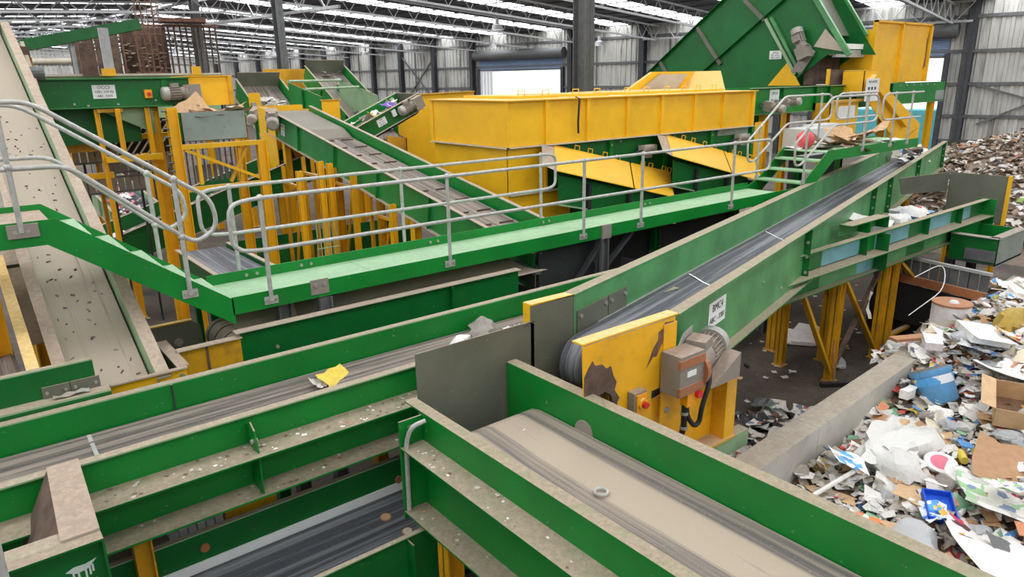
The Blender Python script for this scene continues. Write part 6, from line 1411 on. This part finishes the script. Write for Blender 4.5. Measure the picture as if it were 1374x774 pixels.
# things on the nearest belts
item('yellow_bag', SH[4], 'scrap_yellow', (2.5, 5.82, -2.66), (.34, .36, .3), (.45, .08, .3), 'bright yellow paper bag lying on the crossing belt', 'bag')
item('torn_wrapper', CR[4], 'paper_grey', (2.3, 5.8, -2.66), .16, (.4, .1, .6), 'torn grey and white wrapper tucked beside the yellow bag', 'wrapper')
item('plastic_bag', BG[1], 'film_grey', (4.25, 5.88, -2.67), (.44, .34, .46), (0, 0, .6), 'grey plastic bag on the crossing belt near the grey skirt plate', 'bag')
item('white_block', BG[4], 'lid_white', (3.93, 5.84, -2.67), (.3, .22, .22), (0, 0, .2), 'lumpy white block just left of the grey plastic bag', 'block')
item('paper_scrap', SH[6], 'paper_white', (1.86, 5.42, -2.67), (.14, .09, .1), (0, 0, .3), 'flat white scrap at the near edge of the crossing belt', 'paper')
for i, (x, y, s) in enumerate(((4.55, 5.85, .1), (4.72, 5.88, .08), (4.4, 5.8, .06), (4.9, 5.9, .12))):
    item('paper_scrap', CR[i], 'lid_white', (x, y, -2.66), s, (0, 0, i), 'white scrap on the crossing belt beyond the grey plastic bag', 'paper', 'white scraps beyond the grey plastic bag')
item('black_scrap', CR[0], 'scrap_black', (4.85, 5.78, -2.65), .12, (0, 0, 1), 'black scrap beside the yellow lipped chute side', 'scrap')
o = MB().tube([(3.13 + .045 * cos(a), 3.0 + .045 * sin(a), -2.748) for a in [2 * pi * k / 16 for k in range(16)]], .011, 6, 0, True); tag(o.build('metal_ring', 'galv', smooth=True), 'small metal ring lying on the dusty foreground belt', 'ring')
item('paper_pellet', BG[0], 'lid_white', (3.28, 4.02, -2.745), .05, (0, 0, 0), 'tiny white pellet near the tail of the foreground belt', 'pellet')
for i, (x, y) in enumerate(((2.43, 4.9), (2.47, 4.6))):
    t = thing('jar_lid', ('brown printed jar lid on the lowest dark belt, nearer the white strip', 'pale printed jar lid on the lowest dark belt, nearer the camera side')[i], 'lid', (x, y, -3.65)); MB().lathe((x, y, -3.645), V(-.1, -.1, 1), [(0, .05), (.014, .05), (.018, .044)], 20).build('cap', 'wood', t); MB().lathe((x, y, -3.645), V(-.1, -.1, 1), [(.0185, .04), (.0195, .03)], 20).build('printed_face', 'card_tan' if i == 0 else 'paper_cream', t)
for i, (x, y, me, mt, s) in enumerate(((12.6, 5.2, BG[0], 'film', .5), (13.3, 5.55, BG[2], 'film', .55), (13.0, 5.4, CR[1], 'bright_blue', .4), (12.5, 5.3, CD[2], 'scrap_orange', .4), (13.6, 5.5, CR[0], 'paper_white', .4), (11.9, 5.3, BX[0], 'paper_white', .5), (13.9, 5.4, SH[2], 'print_a', .35), (12.9, 5.2, SH[3], 'print_c', .3), (12.2, 5.5, CR[2], 'paper_grey', .35))):
    item('bagged_waste', me, mt, (x, min(y, 5.35), -2.5), s, (.2, .1, i), ('white plastic bag on the left of the small heap behind the blue and green wall', 'white plastic bag on the right of the small heap behind the blue and green wall', 'blue crumpled wrapper on the small heap behind the blue and green wall', 'orange card on the small heap behind the blue and green wall', 'white paper on the small heap behind the blue and green wall', 'white carton at the left end of the small heap', 'colour leaflet at the right end of the small heap behind the blue and green wall', 'red printed sheet at the front of the small heap', 'grey paper at the back of the small heap')[i], 'waste')
belt_litter(Fr((0, 0, 0), 14.86), 21.5, 24.3, 2.55, 3.2, -2.32, 34, (.18, .4), WH + ['print_a', 'card_tan', 'scrap_black'], 'scrap at the far end of the pale green conveyor', 'scraps at the far end of the pale conveyor', 27, 'conveyor_scrap', hump=.3)
# cardboard on the right platform and in the bin
for i, (x, y, z, s, a, b, mt) in enumerate(((15.1, 7.5, -1.43, .7, .2, .2, 'card_tan'), (15.6, 7.6, -1.3, .7, -.2, .2, 'card_brown'), (14.8, 7.3, -1.42, .8, .2, -.4, 'card_tan'), (15.9, 7.4, -1.35, .8, .5, .3, 'card_tan'), (15.3, 7.7, -1.4, .7, .1, .2, 'card_tan'), (14.3, 7.6, -1.42, .5, .1, .1, 'card_dark'))):
    item('cardboard_piece', (CD + CR)[i * 2 % 11], mt, (x, y, z), s, (a, b, i * 1.1), 'crumpled cardboard heaped on the right platform behind the rails', 'cardboard', 'cardboard heaped on the right platform')
for k in range(26):
    r = random.Random(200 + k); item('platform_scrap', r.choice(SH), r.choice(WH + ['card_dark', 'card_tan']), (r.uniform(13.5, 17), r.uniform(7.1, 7.9), -1.44), r.uniform(.15, .35), (.2, .1, k), 'scrap lying on the right platform among the cardboard', 'paper', 'scraps on the right platform')
o = item('cardboard_sheet', CD[5], 'card_tan', (3.55, 13.35, -.42), (.6, .5, .4), (1.15, -.5, .3), 'tilted clean cardboard sheet sticking out of the galvanised bin', 'cardboard')
for i, (x, y, s, mt) in enumerate(((3.75, 13.2, .5, 'card_dark'), (4.1, 13.4, .6, 'card_tan'), (4.2, 13.2, .5, 'paper_cream'), (3.5, 13.6, .5, 'card_brown'), (4.3, 13.6, .5, 'card_tan'), (3.95, 13.6, .6, 'paper_grey'))):
    item('cardboard_piece', (CR + CD)[i], mt, (x, y, -.5), (s, s, s * .6), (.15, .1, i), 'crumpled cardboard inside the galvanised bin', 'cardboard', 'cardboard in the galvanised bin')
# on the floor below the pale conveyor
t = thing('bin_lid', 'broken white plastic bin lid on the floor below the pale conveyor', 'lid', (11.75, 6.2, FZ)); MB().prism([(11.3, 6.3, FZ + .02), (11.55, 5.95, FZ + .02), (12.1, 5.85, FZ + .02), (12.35, 6.3, FZ + .1), (12.2, 6.6, FZ + .12), (11.85, 6.5, FZ + .1), (11.7, 6.75, FZ + .12), (11.6, 6.5, FZ + .1)], (0, 0, .03)).build('plate', 'lid_white', t); MB().bar((11.35, 6.25, FZ + .06), (11.6, 5.92, FZ + .06), .05, .06).build('rim', 'lid_white', t); MB().bar((11.75, 5.95, FZ + .07), (12.1, 6.0, FZ + .08), .03, .03).build('handle', 'scrap_black', t)
item('plastic_bag', BG[0], 'film_clear', (11.05, 5.25, FZ), .36, (0, 0, 0), 'clear plastic bag on the floor beside the yellow legs and broom', 'bag')
t = thing('broom', 'old push broom with a dark head leaning against a yellow leg', 'broom', (10.25, 4.88, FZ)); MB().tube([(10.25, 4.88, FZ + .06), (10.45, 5.1, -3.3)], .014, 6).build('handle', 'wood', t); MB().fbox(Fr((10.25, 4.86, FZ), -35), -.22, .22, -.04, .04, .0, .07).build('head', 'scrap_black', t)
item('paper_packet', BX[1], 'scrap_black', (9.9, 6.2, FZ), .1, (0, 0, 1), 'small black packet on the dark floor under the pale conveyor', 'packet')
r = random.Random(31)
for i in range(190):
    x = r.uniform(6.3, 8.9); y = 3.6 + .0585 * (x - 3.9) + r.uniform(.1, 1.35)
    if y > 5.3 - .25 * abs(x - 7.7): continue
    item('floor_scrap', r.choice(SH + CR), r.choice(['paper_grey', 'paper_grey', 'scrap_black', 'card_dark', 'rust_dark', 'steel', 'film_clear', 'print_b', 'paper_grey']), (x, y, FZ + r.uniform(0, .08)), r.uniform(.12, .36), (r.uniform(-.3, .3), r.uniform(-.3, .3), i), 'grimy scrap in the drift of waste outside the concrete wall', 'scrap', 'grimy scraps outside the concrete wall')
for i in range(110):
    x = r.uniform(8, 17); y = r.uniform(5.3, 9.5)
    item('floor_crumb', r.choice(SH[:4]), r.choice(['paper_white', 'paper_grey', 'card_tan', 'paper_grey']), (x, y, FZ), r.uniform(.03, .12), (0, 0, i), 'small pale crumb on the dark floor under the conveyors at the right', 'litter', 'crumbs on the floor at the right')
for i in range(60):
    x = r.uniform(.5, 5); y = r.uniform(8, 20)
    item('floor_crumb', r.choice(SH[:4]), r.choice(['paper_white', 'paper_grey', 'card_tan', 'paper_grey']), (x, y, FZ), r.uniform(.05, .2), (0, 0, i), 'small pale crumb on the floor at the left behind the stair', 'litter', 'crumbs on the floor at the left')
c = MB().tube([(12.0, 4.6, -3.2), (12.6, 4.4, -3.0), (12.2, 4.2, -3.35), (11.2, 4.3, -3.6)], .007, 6, .3); tag(c.build('white_wire', 'white'), 'loop of white wire hanging by the ribbed apron at the right', 'wire')
t = item('hanging_rag', CR[3], 'paper_grey', (10.9, 4.84, -3.5), (.3, .5, .3), (1.4, .2, .3), 'dirty rag hanging under the blue and green conveyor', 'rag')
# grey pipe and corner box close to the camera at the left edge

r = random.Random(77)
for i in range(90):
    x = r.uniform(.4, 2.85); y = r.uniform(4.83, 5.05); mid_ = r.random() < .75
    if not mid_ : y = r.uniform(4.87, 5.05)
    item('flange_crumb', r.choice(SH[:5]), r.choice(['paper_white', 'paper_grey', 'card_dark', 'card_dark', 'heap_bed', 'scrap_red' if i % 9 == 0 else 'paper_grey']), (x, y, (-2.628 if mid_ else -2.975) + .001), r.uniform(.012, .04), (0, 0, i), 'tiny crumb of litter on the dusty side flanges of the crossing conveyor', 'litter', 'crumbs on the flanges of the crossing conveyor')
for i in range(40):
    y = r.uniform(1.8, 4.2); x = r.uniform(2.33, 2.48)
    item('flange_crumb', r.choice(SH[:5]), r.choice(['paper_white', 'paper_grey', 'card_dark', 'scrap_yellow' if i == 3 else 'paper_grey']), (x, y, -2.659 if i % 3 else -3.209), r.uniform(.01, .03), (0, 0, i), 'tiny crumb of litter on the dusty side flanges of the foreground conveyor', 'litter', 'crumbs on the flanges of the foreground conveyor')
